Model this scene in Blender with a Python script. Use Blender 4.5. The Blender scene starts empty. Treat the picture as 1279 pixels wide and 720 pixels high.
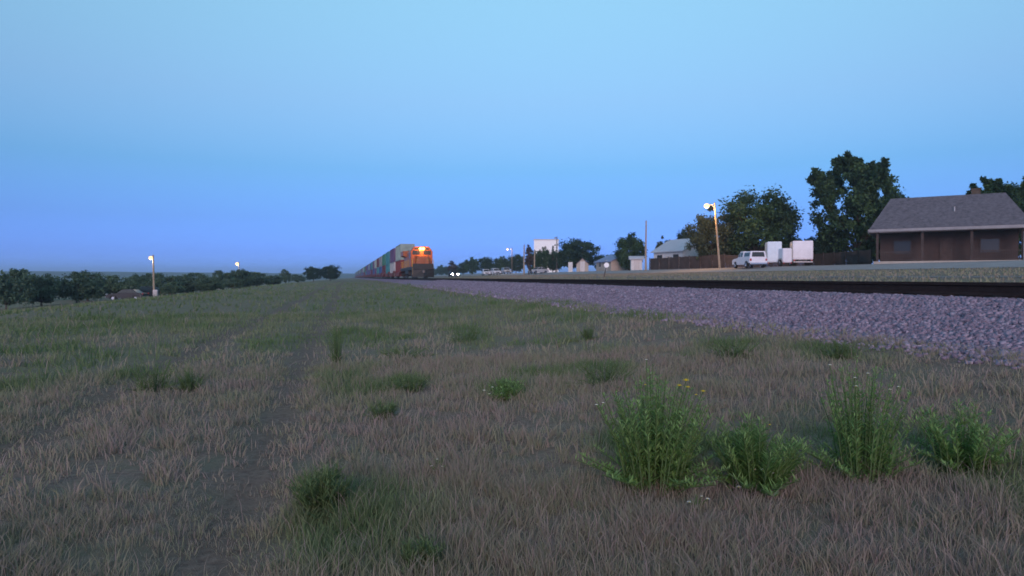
import bpy, bmesh, math, random
import numpy as np
from mathutils import Vector, Matrix
R = math.radians
rng = np.random.default_rng(7)
random.seed(7)
SC = bpy.context.scene
COL = SC.collection

# ------------------------------------------------------------------ camera, sky, light, exposure
EYE = 1.15
YAW = 13.9                      # the camera looks this far to the right of the track's direction
F = 830.0                       # focal length in pixels of a 1279 px wide frame
cam_d = bpy.data.cameras.new('camera')
cam = bpy.data.objects.new('camera', cam_d); COL.objects.link(cam)
cam.location = (0, 0, EYE)
cam.rotation_euler = (R(90 - 0.9), 0, R(-YAW))
cam_d.sensor_width = 36; cam_d.lens = 36 * F / 1279
cam_d.clip_end = 20000; cam_d.clip_start = 0.05
cam_d.dof.use_dof = True
cam_d.dof.focus_distance = 2.0
cam_d.dof.aperture_fstop = cam_d.lens / 3.1      # a 3.1 mm wide pupil: the soft focus of a small video camera
SC.camera = cam

w = bpy.data.worlds.new('World'); SC.world = w; w.use_nodes = True
nt = w.node_tree; nt.nodes.clear()
out = nt.nodes.new('ShaderNodeOutputWorld'); bg = nt.nodes.new('ShaderNodeBackground')
sky = nt.nodes.new('ShaderNodeTexSky'); sky.sky_type = 'NISHITA'; sky.sun_disc = False
SUN_EL, SUN_AZ = 15.0, 200.0    # the bright side of the sky is behind the camera
sky.sun_elevation = R(SUN_EL); sky.sun_rotation = R(SUN_AZ)
sky.air_density = 1.0; sky.dust_density = 0.3; sky.ozone_density = 6.0; sky.altitude = 600
tc = nt.nodes.new('ShaderNodeTexCoord'); sep = nt.nodes.new('ShaderNodeSeparateXYZ')
ramp = nt.nodes.new('ShaderNodeValToRGB')
nt.links.new(tc.outputs['Generated'], sep.inputs[0]); nt.links.new(sep.outputs[2], ramp.inputs[0])
mul = nt.nodes.new('ShaderNodeMix'); mul.data_type = 'RGBA'; mul.blend_type = 'MULTIPLY'; mul.inputs[0].default_value = 1.0
nt.links.new(sky.outputs[0], mul.inputs[6]); nt.links.new(ramp.outputs[0], mul.inputs[7])
# the dawn sky: deep periwinkle at the horizon, paler cyan higher up
SKY_RAMP = [(0.0, (.13, .21, .62)), (.012, (.13, .20, .58)), (.036, (.13, .175, .45)), (.084, (.175, .20, .335)), (.157, (.28, .302, .305)),
            (.253, (.62, .487, .374)), (.388, (1.0, .79, .49)), (.6, (1.0, .82, .5))]
cr = ramp.color_ramp
cr.elements[0].position, cr.elements[0].color = SKY_RAMP[0][0], (*SKY_RAMP[0][1], 1)
cr.elements[1].position, cr.elements[1].color = SKY_RAMP[-1][0], (*SKY_RAMP[-1][1], 1)
for p, c in SKY_RAMP[1:-1]:
    e = cr.elements.new(p); e.color = (*c, 1)
nt.links.new(mul.outputs[2], bg.inputs[0]); bg.inputs[1].default_value = 0.15
nt.links.new(bg.outputs[0], out.inputs[0])

sun_d = bpy.data.lights.new('sun', 'SUN'); sun = bpy.data.objects.new('sun', sun_d); COL.objects.link(sun)
sun_d.energy = 0.62; sun_d.color = (1.0, 0.68, 0.66); sun_d.angle = R(28)
def aim_sun(el, az):            # az clockwise from +Y, as the sky texture counts it
    d = Vector((math.sin(R(az)) * math.cos(R(el)), math.cos(R(az)) * math.cos(R(el)), math.sin(R(el))))
    sun.rotation_euler = d.to_track_quat('Z', 'Y').to_euler()
aim_sun(SUN_EL, SUN_AZ)

vs = SC.view_settings
vs.view_transform = 'Standard'; vs.look = 'None'; vs.gamma = 1; vs.use_curve_mapping = False
vs.exposure = 1.6
SC.cycles.use_denoising = True
SC.cycles.max_bounces = 6

# ------------------------------------------------------------------ helpers
TH = R(YAW)
def at(px, depth):              # photograph column and depth -> ground plan
    lat = (px - 640) / F * depth
    return lat * math.cos(TH) + depth * math.sin(TH), depth * math.cos(TH) - lat * math.sin(TH)
def zat(py, depth): return EYE - (py - 347) / F * depth

def _hash(ix, iy, seed):
    n = (ix.astype(np.int64) * 374761393 + iy.astype(np.int64) * 668265263 + seed * 974711) & 0x7fffffff
    n = ((n ^ (n >> 13)) * 1274126177) & 0x7fffffff
    return ((n ^ (n >> 16)) & 0xffff) / 65535.0
def vnoise(x, y, seed=0):
    x = np.asarray(x, float); y = np.asarray(y, float)
    ix, iy = np.floor(x), np.floor(y); fx, fy = x - ix, y - iy
    fx = fx * fx * (3 - 2 * fx); fy = fy * fy * (3 - 2 * fy)
    a, b = _hash(ix, iy, seed), _hash(ix + 1, iy, seed)
    c, d = _hash(ix, iy + 1, seed), _hash(ix + 1, iy + 1, seed)
    return (a * (1 - fx) + b * fx) * (1 - fy) + (c * (1 - fx) + d * fx) * fy
def fbm(x, y, seed=0, o=3):
    t, a, s = 0, 0.5, 0
    for k in range(o):
        t = t + a * vnoise(x * 2 ** k, y * 2 ** k, seed + k); s += a; a *= 0.5
    return t / s
def smooth(a, b, x):
    t = np.clip((x - a) / (b - a), 0, 1); return t * t * (3 - 2 * t)

PROF = np.array([(-3000, -9), (-400, -6.5), (-90, -4.2), (-45, -3.1), (-26, -1.75), (-15, -.45), (-10, .0), (-5, .04), (0, 0),
                 (3, .12), (5.4, .38), (6.5, .42), (15, .5), (18, .72), (24, 1.12), (28.5, 1.22), (36, 1.6), (38, 1.72), (45, 2.3), (47, 2.38),
                 (60, 2.45), (130, 2.7), (400, 4), (3000, 12)], float)
def ground_z(x, y):
    x = np.asarray(x, float); y = np.asarray(y, float)
    z = np.interp(x, PROF[:, 0], PROF[:, 1])
    field = smooth(-60, -6, x) * (1 - smooth(5.2, 6.2, x))
    z = z + field * (0.05 * (fbm(x * .5, y * .35, 3) - .5) + .03 * (fbm(x * 2.2, y * 2.2, 9) - .5))
    for rx in (-.45, -2.1):     # wheel ruts of the field track
        wob = .25 * (fbm(y * .08, y * 0 + 3.1, 21, 2) - .5) * 2 - .008 * np.clip(y, 0, 80)
        z = z - .035 * np.exp(-((x - rx - wob) / .22) ** 2)
    left = 1 - smooth(-40, -12, x)
    z = z + left * 1.2 * (fbm(x * .03, y * .02, 5) - .5)
    return z
def gz(x, y): return float(ground_z(np.array([x]), np.array([y]))[0])
def rut_mask(x, y):
    m = np.zeros_like(x)
    for rx, wd in ((-.45, .24), (-2.1, .26)):
        wob = .25 * (fbm(y * .08, y * 0 + 3.1, 21, 2) - .5) * 2 - .008 * np.clip(y, 0, 80)
        m = np.maximum(m, np.exp(-((x - rx - wob) / wd) ** 2))
    m = np.maximum(m, .9 * np.exp(-((x - 5.35) / .45) ** 2) * smooth(.4, .6, fbm(x * .9, y * .35, 77)))
    for gx, gy, rx, ry in BARE:
        m = np.maximum(m, np.exp(-((x - gx) / rx) ** 2 - ((y - gy) / ry) ** 2))
    return m
BARE = []                       # bare brown patches of soil
GREEN = []                      # (x, y, rx, ry, amount) green patches in the dry grass
def green_mask(x, y):
    g = smooth(.48, .72, fbm(x * .9 + 7, y * .7, 31)) * .42 + smooth(2.5, 20, y) * .42 * (1 - smooth(8, 16, x)) + .06
    for gx, gy, rx, ry, a in GREEN:
        g = np.maximum(g, a * np.exp(-((x - gx) / rx) ** 2 - ((y - gy) / ry) ** 2))
    return np.clip(g, 0, 1)
def gp(px, py):                 # ground point seen at a pixel of the photograph
    k = (py - 347) / F; u = (px - 640) / F
    lo, hi = .5, 400
    for d in np.geomspace(.6, 400, 900):
        x, y = at(px, d)
        if EYE - k * d <= gz(x, y): return x, y, d
    return (*at(px, 200), 200)

def props(o, label=None, cat=None, group=None, kind=None):
    if label: o['label'] = label
    if cat: o['category'] = cat
    if group: o['group'] = group
    if kind: o['kind'] = kind
    return o
def empty(name, label, cat, loc=(0, 0, 0), rz=0, group=None):
    o = bpy.data.objects.new(name, None); COL.objects.link(o)
    o.location = loc; o.rotation_euler = (0, 0, rz); o.empty_display_size = .3
    return props(o, label, cat, group)
def link(name, me, m=None, parent=None, smooth_=False):
    if m: me.materials.append(m)
    o = bpy.data.objects.new(name, me); COL.objects.link(o)
    if parent: o.parent = parent
    if smooth_:
        me.polygons.foreach_set('use_smooth', [True] * len(me.polygons))
    return o
def copy_tree(o, parent=None):
    c = o.copy(); COL.objects.link(c)
    if parent is not None: c.parent = parent
    for ch in list(o.children): copy_tree(ch, c)
    return c
def scale_tree(o, s):           # scale on the thing's root
    o.scale = s if hasattr(s, '__len__') else (s, s, s)

class MB:
    """Collects solids and links them as one mesh object."""
    def __init__(s): s.v = []; s.f = []
    def raw(s, vs_, fs):
        n = len(s.v); s.v += [tuple(p) for p in vs_]; s.f += [tuple(i + n for i in f) for f in fs]; return s
    def box(s, x0, x1, y0, y1, z0, z1, tx=1, ty=1):
        cx, cy = (x0 + x1) / 2, (y0 + y1) / 2; hx, hy = (x1 - x0) / 2, (y1 - y0) / 2
        vs_ = [(cx + a * hx, cy + b * hy, z0) for a, b in ((-1, -1), (1, -1), (1, 1), (-1, 1))]
        vs_ += [(cx + a * hx * tx, cy + b * hy * ty, z1) for a, b in ((-1, -1), (1, -1), (1, 1), (-1, 1))]
        return s.raw(vs_, [(3, 2, 1, 0), (4, 5, 6, 7), (0, 1, 5, 4), (1, 2, 6, 5), (2, 3, 7, 6), (3, 0, 4, 7)])
    def prism(s, pts, x0, x1, axis='x', inset=None):
        """pts: outline (a, b) swept from x0 to x1 along axis (x: a=y b=z; y: a=x b=z; z: a=x b=y)."""
        n = len(pts)
        def P(a, b, c): return {'x': (c, a, b), 'y': (a, c, b), 'z': (a, b, c)}[axis]
        vs_ = [P(a, b, x0) for a, b in pts] + [P(a, b, x1) for a, b in pts]
        fs = [tuple(range(n))[::-1], tuple(range(n, 2 * n))] + [(i, (i + 1) % n, n + (i + 1) % n, n + i) for i in range(n)]
        return s.raw(vs_, fs)
    def tube(s, pts, rs, n=8, caps=True):
        pts = [Vector(p) for p in pts]
        if not hasattr(rs, '__len__'): rs = [rs] * len(pts)
        base = len(s.v); up = Vector((0, 0, 1))
        for i, p in enumerate(pts):
            d = (pts[min(i + 1, len(pts) - 1)] - pts[max(i - 1, 0)]).normalized()
            a = d.cross(up if abs(d.z) < .9 else Vector((1, 0, 0))).normalized(); b = d.cross(a)
            for k in range(n):
                t = 2 * math.pi * k / n
                s.v.append(tuple(p + (a * math.cos(t) + b * math.sin(t)) * rs[i]))
        for i in range(len(pts) - 1):
            for k in range(n):
                q = base + i * n; s.f.append((q + k, q + (k + 1) % n, q + n + (k + 1) % n, q + n + k))
        if caps:
            s.f.append(tuple(range(base, base + n))[::-1]); q = base + (len(pts) - 1) * n; s.f.append(tuple(range(q, q + n)))
        return s
    def cyl(s, c, r, d, axis='x', n=20, r2=None):
        c = Vector(c); a = {'x': Vector((1, 0, 0)), 'y': Vector((0, 1, 0)), 'z': Vector((0, 0, 1))}[axis]
        return s.tube([c - a * d / 2, c + a * d / 2], [r, r if r2 is None else r2], n)
    def ball(s, c, r, n=10, m=7, sq=(1, 1, 1)):
        base = len(s.v)
        for j in range(m + 1):
            t = math.pi * j / m
            for k in range(n):
                p = 2 * math.pi * k / n
                s.v.append((c[0] + r * sq[0] * math.sin(t) * math.cos(p), c[1] + r * sq[1] * math.sin(t) * math.sin(p), c[2] + r * sq[2] * math.cos(t)))
        for j in range(m):
            for k in range(n):
                s.f.append((base + j * n + k, base + (j + 1) * n + k, base + (j + 1) * n + (k + 1) % n, base + j * n + (k + 1) % n))
        return s
    def mesh(s, name, bevel=0, seg=2):
        me = bpy.data.meshes.new(name); me.from_pydata(s.v, [], s.f)
        bm = bmesh.new(); bm.from_mesh(me)
        bmesh.ops.remove_doubles(bm, verts=bm.verts, dist=1e-5)
        bmesh.ops.recalc_face_normals(bm, faces=bm.faces)
        if bevel:
            ed = [e for e in bm.edges if len(e.link_faces) == 2 and e.calc_face_angle(0) > .5]
            bmesh.ops.bevel(bm, geom=ed, offset=bevel, segments=seg, affect='EDGES', clamp_overlap=True)
        bm.to_mesh(me); bm.free(); return me
    def build(s, name, m, parent=None, bevel=0, smooth_=False): return link(name, s.mesh(name, bevel), m, parent, smooth_)

def np_mesh(name, verts, faces_flat, loop_tot, attrs=None):
    me = bpy.data.meshes.new(name)
    nv, nl, nf = len(verts), len(faces_flat), len(loop_tot)
    me.vertices.add(nv); me.loops.add(nl); me.polygons.add(nf)
    me.vertices.foreach_set('co', np.asarray(verts, np.float32).ravel())
    me.loops.foreach_set('vertex_index', np.asarray(faces_flat, np.int32))
    st = np.concatenate(([0], np.cumsum(loop_tot)[:-1])).astype(np.int32)
    me.polygons.foreach_set('loop_start', st); me.polygons.foreach_set('loop_total', np.asarray(loop_tot, np.int32))
    for k, a in (attrs or {}).items():
        at_ = me.attributes.new(k, 'FLOAT', 'POINT'); at_.data.foreach_set('value', np.asarray(a, np.float32))
    me.update(calc_edges=True); me.validate()
    return me

# ------------------------------------------------------------------ materials
M = {}
def new_mat(name):
    m = bpy.data.materials.new(name); m.use_nodes = True
    n = m.node_tree; b = n.nodes['Principled BSDF']; M[name] = m
    return m, n, b
def nd(n, t, **kw):
    x = n.nodes.new(t)
    for k, v in kw.items(): setattr(x, k, v)
    return x
def ramp_node(n, stops, fac):
    r = n.nodes.new('ShaderNodeValToRGB'); c = r.color_ramp
    while len(c.elements) < len(stops): c.elements.new(.5)
    for e, (p, col) in zip(c.elements, stops): e.position = p; e.color = (*col, 1)
    n.links.new(fac, r.inputs[0]); return r.outputs[0]
def mat(name, col, rough=.7, var=.25, scale=3.0, bump=0.0, metal=0.0, spec=.5, col2=None):
    """A plain material with an uneven, slightly dirty tone."""
    m, n, b = new_mat(name)
    tcn = nd(n, 'ShaderNodeTexCoord'); no = nd(n, 'ShaderNodeTexNoise'); no.inputs['Scale'].default_value = scale
    no.inputs['Detail'].default_value = 6; no.inputs['Roughness'].default_value = .65
    n.links.new(tcn.outputs['Object'], no.inputs['Vector'])
    c2 = col2 or tuple(c * (1 - var) for c in col); c1 = tuple(min(1, c * (1 + var * .4)) for c in col)
    n.links.new(ramp_node(n, [(.3, c2), (.7, c1)], no.outputs['Fac']), b.inputs['Base Color'])
    b.inputs['Roughness'].default_value = rough; b.inputs['Metallic'].default_value = metal
    b.inputs['Specular IOR Level'].default_value = spec
    if bump:
        bp = nd(n, 'ShaderNodeBump'); bp.inputs['Strength'].default_value = bump; bp.inputs['Distance'].default_value = .05
        n.links.new(no.outputs['Fac'], bp.inputs['Height']); n.links.new(bp.outputs[0], b.inputs['Normal'])
    return m
def glow(name, col, strength):
    m, n, b = new_mat(name)
    b.inputs['Base Color'].default_value = (*[c * .04 for c in col], 1); b.inputs['Specular IOR Level'].default_value = .1
    b.inputs['Emission Color'].default_value = (*col, 1); b.inputs['Emission Strength'].default_value = strength
    return m
def leafy(name, stops, trans=.25, rough=.6):
    m, n, b = new_mat(name)
    a = nd(n, 'ShaderNodeAttribute'); a.attribute_name = 'tint'
    c = ramp_node(n, stops, a.outputs['Fac'])
    n.links.new(c, b.inputs['Base Color']); b.inputs['Roughness'].default_value = rough; b.inputs['Specular IOR Level'].default_value = .25
    t = nd(n, 'ShaderNodeBsdfTranslucent'); n.links.new(c, t.inputs['Color'])
    mx = nd(n, 'ShaderNodeMixShader'); mx.inputs[0].default_value = trans
    n.links.new(b.outputs[0], mx.inputs[1]); n.links.new(t.outputs[0], mx.inputs[2])
    n.links.new(mx.outputs[0], n.nodes['Material Output'].inputs['Surface'])
    return m

mat('orange_paint', (.36, .085, .016), .45, .3, 2); mat('black_paint', (.025, .022, .022), .6, .3, 4)
mat('yellow_paint', (.65, .42, .05), .5); mat('grime', (.045, .035, .03), .85, .4, 4); mat('steel', (.16, .14, .13), .45, .4, 6, metal=.6)
mat('rail_rust', (.032, .021, .021), .8, .4, 8, spec=.2); mat('tie_wood', (.03, .023, .024), .9, .4, 6, bump=.3, spec=.1)
mat('glass', (.02, .022, .025), .3, .1); mat('white_paint', (.78, .77, .84), .4, .12, 1.5); mat('pale_blue_paint', (.60, .70, .80), .4, .12, 1.5)
mat('offwhite', (.66, .64, .62), .6, .2, 1.5); mat('tyre', (.02, .02, .02), .85, .2, 8); mat('dark_car', (.02, .02, .024), .6, .2, 2)
mat('grey_car', (.42, .43, .47), .35, .15, 2); mat('chrome', (.5, .5, .5), .25, .1, 4, metal=.8)
mat('red_plastic', (.4, .02, .02), .4); mat('clear_plastic', (.6, .6, .6), .2)
mat('pole_wood', (.36, .28, .20), .85, .35, 2.5, bump=.3); mat('pole_dark', (.10, .08, .07), .85, .3, 3); mat('galv', (.38, .38, .40), .5, .2, 4, metal=.4)
mat('fence_wood', (.07, .05, .045), .9, .45, 1.3, bump=.3); mat('bark', (.10, .075, .055), .95, .4, 3, bump=.5)
mat('siding_white', (.62, .62, .63), .7, .12, 1.2); mat('siding_tan', (.42, .37, .32), .8, .2, 1.2); mat('siding_porch_shade', (.055, .036, .032), .85, .3, 1.2)  # the darkest siding has the porch shade in its colour
mat('roof_grey', (.15, .13, .15), .85, .55, 3.5, bump=.4); mat('roof_blue', (.22, .26, .42), .6, .15, 1.2); mat('roof_pale', (.50, .52, .58), .6, .15, 1.5)
mat('roof_dark', (.06, .05, .055), .9, .3, 1.5); mat('trim_pale', (.55, .53, .53), .6, .15); mat('white_sign', (.85, .85, .85), .4, .05)
glow('headlamp', (1.0, .44, .06), 6); glow('headlamp_white', (1, .82, .72), 120)
glow('sodium_lamp', (1.0, .56, .22), 1.1); glow('white_lamp', (1.0, .66, .34), .75); glow('white_lamp_big', (1.0, .64, .30), .75)
leafy('leaf_tree', [(0, (.018, .042, .022)), (.5, (.036, .078, .034)), (1, (.075, .13, .045))], .2)
leafy('leaf_dark', [(0, (.014, .032, .022)), (.6, (.028, .060, .034)), (1, (.05, .09, .04))], .15)
leafy('leaf_hedge', [(0, (.04, .075, .05)), (.5, (.07, .12, .07)), (1, (.11, .165, .09))], .2)
leafy('leaf_olive', [(0, (.035, .05, .03)), (.5, (.06, .082, .045)), (1, (.10, .12, .06))], .2)
leafy('leaf_brown', [(0, (.045, .034, .035)), (.5, (.075, .055, .052)), (1, (.11, .08, .07))], .15)
leafy('leaf_weed', [(0, (.08, .15, .045)), (.5, (.18, .32, .09)), (1, (.30, .43, .16))], .3)
leafy('leaf_tuft', [(0, (.07, .12, .045)), (.5, (.13, .19, .075)), (1, (.21, .27, .12))], .25)
leafy('blade', [(0, (.235, .165, .17)), (.2, (.335, .255, .235)), (.36, (.31, .275, .20)), (.52, (.24, .255, .15)), (.78, (.17, .215, .105)), (1, (.125, .185, .075))], .25, .8)
mat('petal_yellow', (.75, .55, .02), .6, .1); mat('petal_white', (.80, .80, .76), .6, .05)

# ------------------------------------------------------------------ green patches and the ground sheet
for px, py, wpx, a in ((400, 612, 34, .7), (185, 470, 60, .8), (235, 480, 40, .6), (420, 425, 22, .9), (430, 400, 20, .7), (500, 440, 60, .6), (500, 478, 50, .7),
                       (580, 412, 40, .8), (630, 490, 42, .9), (755, 460, 60, .8), (915, 432, 60, .7), (1050, 440, 80, .7), (480, 515, 30, .6), (820, 560, 90, .9),
                       (945, 570, 80, .9), (1080, 560, 90, .9), (530, 690, 34, .35), (560, 400, 60, .6), (700, 420, 40, .5), (390, 470, 50, .5), (300, 500, 60, .4)):
    x, y, d = gp(px, py); GREEN.append((x, y, wpx / F * d * .8, max(.3, wpx / F * d * 1.1), a))

for px, py, wpx in ((570, 524, 40), (480, 412, 16), (530, 485, 34), (470, 520, 26), (605, 445, 26), (740, 395, 40), (850, 410, 40), (380, 400, 14), (270, 640, 60), (240, 690, 70), (520, 435, 30), (680, 600, 40), (895, 470, 40), (1000, 640, 50)):
    x, y, d = gp(px, py); BARE.append((x, y, wpx / F * d * .9, max(.14, wpx / F * d * .5)))
def axis_lines(segs):
    o = []
    for a, b, n in segs: o += list(np.linspace(a, b, n, endpoint=False))
    return np.array(o + [segs[-1][1]])
gx = axis_lines([(-3000, -400, 10), (-400, -90, 12), (-90, -30, 24), (-30, -8, 44), (-8, 6.6, 120), (6.6, 15, 4), (15, 48, 66), (48, 130, 20), (130, 400, 8), (400, 3000, 8)])
gy = np.concatenate((np.linspace(-60, -2, 15), np.geomspace(.12, 12, 10) * 0 + np.linspace(-1.6, 12, 10), np.linspace(12.2, 3, 1) * 0 + 12.2))
gy = np.concatenate((np.linspace(-60, -1.2, 14), np.arange(-1, 14, .13), 14 * np.geomspace(1.0, 230, 190)))
gy = np.unique(gy)
GX, GY = np.meshgrid(gx, gy, indexing='ij')
GZ = ground_z(GX.ravel(), GY.ravel())
ridge = smooth(500, 2400, np.hypot(GX, GY).ravel())
nx_, ny_ = len(gx), len(gy)
idx = np.arange(nx_ * ny_).reshape(nx_, ny_)
quads = np.stack((idx[:-1, :-1], idx[1:, :-1], idx[1:, 1:], idx[:-1, 1:]), -1).reshape(-1, 4)
gme = np_mesh('ground', np.stack((GX.ravel(), GY.ravel(), GZ), 1), quads.ravel(), np.full(len(quads), 4),
              {'green': green_mask(GX.ravel(), GY.ravel()), 'rut': rut_mask(GX.ravel(), GY.ravel())})
m, n, b = new_mat('ground')
ga = nd(n, 'ShaderNodeAttribute'); ga.attribute_name = 'green'; ra = nd(n, 'ShaderNodeAttribute'); ra.attribute_name = 'rut'
geo = nd(n, 'ShaderNodeNewGeometry')
def noise(n, scale, vec, detail=6, rough=.6):
    q = nd(n, 'ShaderNodeTexNoise'); q.inputs['Scale'].default_value = scale; q.inputs['Detail'].default_value = detail; q.inputs['Roughness'].default_value = rough
    n.links.new(vec, q.inputs['Vector']); return q.outputs['Fac']
def mix(n, fac, a, b_):
    q = nd(n, 'ShaderNodeMix', data_type='RGBA')
    if hasattr(fac, 'links'): n.links.new(fac, q.inputs[0])
    else: q.inputs[0].default_value = fac
    for s_, v in ((6, a), (7, b_)):
        if hasattr(v, 'links'): n.links.new(v, q.inputs[s_])
        else: q.inputs[s_].default_value = (*v, 1)
    return q.outputs[2]
def math_(n, op, a, b_, clamp=False):
    q = nd(n, 'ShaderNodeMath', operation=op, use_clamp=clamp)
    for s_, v in ((0, a), (1, b_)):
        if hasattr(v, 'links'): n.links.new(v, q.inputs[s_])
        else: q.inputs[s_].default_value = v
    return q.outputs[0]
fine = noise(n, 22, geo.outputs['Position'], 8, .7); mid = noise(n, 2.2, geo.outputs['Position'], 5); big = noise(n, .25, geo.outputs['Position'], 4)
dry = ramp_node(n, [(.3, (.13, .088, .075)), (.5, (.25, .18, .15)), (.72, (.33, .25, .20))], fine)
dry = mix(n, ramp_node(n, [(.42, (0, 0, 0)), (.62, (1, 1, 1))], mid), dry, (.21, .185, .13))
grn = ramp_node(n, [(.3, (.09, .10, .05)), (.55, (.19, .195, .105)), (.75, (.25, .235, .14))], fine)
gf = math_(n, 'ADD', ga.outputs['Fac'], math_(n, 'MULTIPLY', math_(n, 'SUBTRACT', big, .5), .5), True)
colr = mix(n, gf, dry, grn)
colr = mix(n, math_(n, 'MULTIPLY', ra.outputs['Fac'], .9, True), colr, ramp_node(n, [(.3, (.12, .085, .07)), (.7, (.25, .19, .15))], fine))
n.links.new(colr, b.inputs['Base Color']); b.inputs['Roughness'].default_value = .95; b.inputs['Specular IOR Level'].default_value = .1
bp = nd(n, 'ShaderNodeBump'); bp.inputs['Strength'].default_value = .6; bp.inputs['Distance'].default_value = .04
n.links.new(fine, bp.inputs['Height']); n.links.new(bp.outputs[0], b.inputs['Normal'])
props(link('ground', gme, m, None, True), kind='structure')

# far hills on the horizon
hm = MB()
def ridge_mesh(name, x0, y0, x1, y1, h, seed, col, depth=500):
    N = 90; vs_, fs = [], []
    for j, (off, k) in enumerate(((0, 0), (depth * .35, .7), (depth * .6, 1), (depth, 0))):
        for i in range(N):
            t = i / (N - 1)
            x, y = x0 + (x1 - x0) * t, y0 + (y1 - y0) * t
            nx, ny = -(y1 - y0), x1 - x0; L = math.hypot(nx, ny)
            hh = h * (.35 + .9 * float(fbm(np.array([t * 9.0]), np.array([j * .4]), seed, 4)[0])) * k
            vs_.append((x + nx / L * off, y + ny / L * off, -14 + hh + (14 if k else 0)))
    for j in range(3):
        for i in range(N - 1):
            a = j * N + i; fs.append((a, a + 1, a + N + 1, a + N))
    o = MB().raw(vs_, fs).build(name, M[col], None, 0, True); props(o, kind='structure'); return o
mat('hill_scrub', (.06, .085, .06), .95, .4, .02)
ridge_mesh('hills', -1500, 900, 1200, 2300, 15, 4, 'hill_scrub')

# road beyond the track and the gravel access lane, laid just above the ground
def strip(name, x0, x1, y0, y1, mname, nx=6, dz=.02, wob=0):
    ys = np.concatenate((np.linspace(y0, 100, 60), np.geomspace(101, y1, 90)))
    X = np.linspace(x0, x1, nx); vs_ = []
    for yy in ys:
        for i, xx in enumerate(X):
            e = wob * (float(vnoise(np.array([yy * .3]), np.array([i * 3.0]), 11)[0]) - .5) if i in (0, nx - 1) else 0
            vs_.append((xx + e, yy, gz(xx, yy) + dz))
    fs = [(j * nx + i, j * nx + i + 1, (j + 1) * nx + i + 1, (j + 1) * nx + i) for j in range(len(ys) - 1) for i in range(nx - 1)]
    return props(MB().raw(vs_, fs).build(name, M[mname], None, 0, True), kind='structure')
mat('asphalt', (.31, .285, .275), .9, .25, .8, bump=.2); mat('lane_gravel', (.20, .175, .155), .95, .35, 1.2, bump=.3)
mat('verge_dirt', (.30, .26, .23), .95, .3, .9)
strip('road', 38.2, 45, -30, 1600, 'asphalt', 6, .02)
strip('road_verge', 45.05, 49.5, -30, 1600, 'verge_dirt', 4, .02, .5)
strip('gravel_lane', 24.6, 28, -30, 1600, 'lane_gravel', 4, .02, .5)

# ------------------------------------------------------------------ ballast bed, stones, track
TX = 10.1; RAIL_Z = 1.07; TOP = .85
sec = [(5.9, .22), (6.35, .42), (7.0, .62), (7.85, TOP - .02), (8.2, TOP), (11.7, TOP), (12.1, TOP - .02), (14.0, .3)]
ys = np.concatenate((np.arange(-20, 45, .25), np.geomspace(45, 1600, 120)))
vs_ = []
for yy in ys:
    for i, (sx, sz) in enumerate(sec):
        e = .16 * (float(fbm(np.array([yy * .6]), np.array([i * 2.0]), 17)[0]) - .5) * (1 if i < 4 else .3)
        vs_.append((sx + e * 1.5, yy, sz + e * .5))
k = len(sec)
fs = [(j * k + i, j * k + i + 1, (j + 1) * k + i + 1, (j + 1) * k + i) for j in range(len(ys) - 1) for i in range(k - 1)]
m, n, b = new_mat('ballast')
geo = nd(n, 'ShaderNodeNewGeometry')
vor = nd(n, 'ShaderNodeTexVoronoi'); vor.inputs['Scale'].default_value = 15; n.links.new(geo.outputs['Position'], vor.inputs['Vector'])
sepb = nd(n, 'ShaderNodeSeparateXYZ'); n.links.new(geo.outputs['Position'], sepb.inputs[0])
st = ramp_node(n, [(0, (.15, .115, .155)), (.5, (.235, .18, .24)), (1, (.33, .265, .335))], vor.outputs['Color'])
st = mix(n, ramp_node(n, [(.35, (0, 0, 0)), (.7, (.7, .7, .7))], noise(n, .9, geo.outputs['Position'], 5)), st, (.27, .20, .275))
oil = nd(n, 'ShaderNodeMapRange'); oil.inputs[1].default_value = 7.9; oil.inputs[2].default_value = 8.25; n.links.new(sepb.outputs[0], oil.inputs[0])
st = mix(n, oil.outputs[0], st, (.05, .038, .04))
n.links.new(st, b.inputs['Base Color']); b.inputs['Roughness'].default_value = .9; b.inputs['Specular IOR Level'].default_value = .2
bp = nd(n, 'ShaderNodeBump'); bp.inputs['Strength'].default_value = .8; bp.inputs['Distance'].default_value = .05
n.links.new(vor.outputs['Distance'], bp.inputs['Height']); n.links.new(bp.outputs[0], b.inputs['Normal'])
props(MB().raw(vs_, fs).build('ballast_bed', m), kind='structure')

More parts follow.
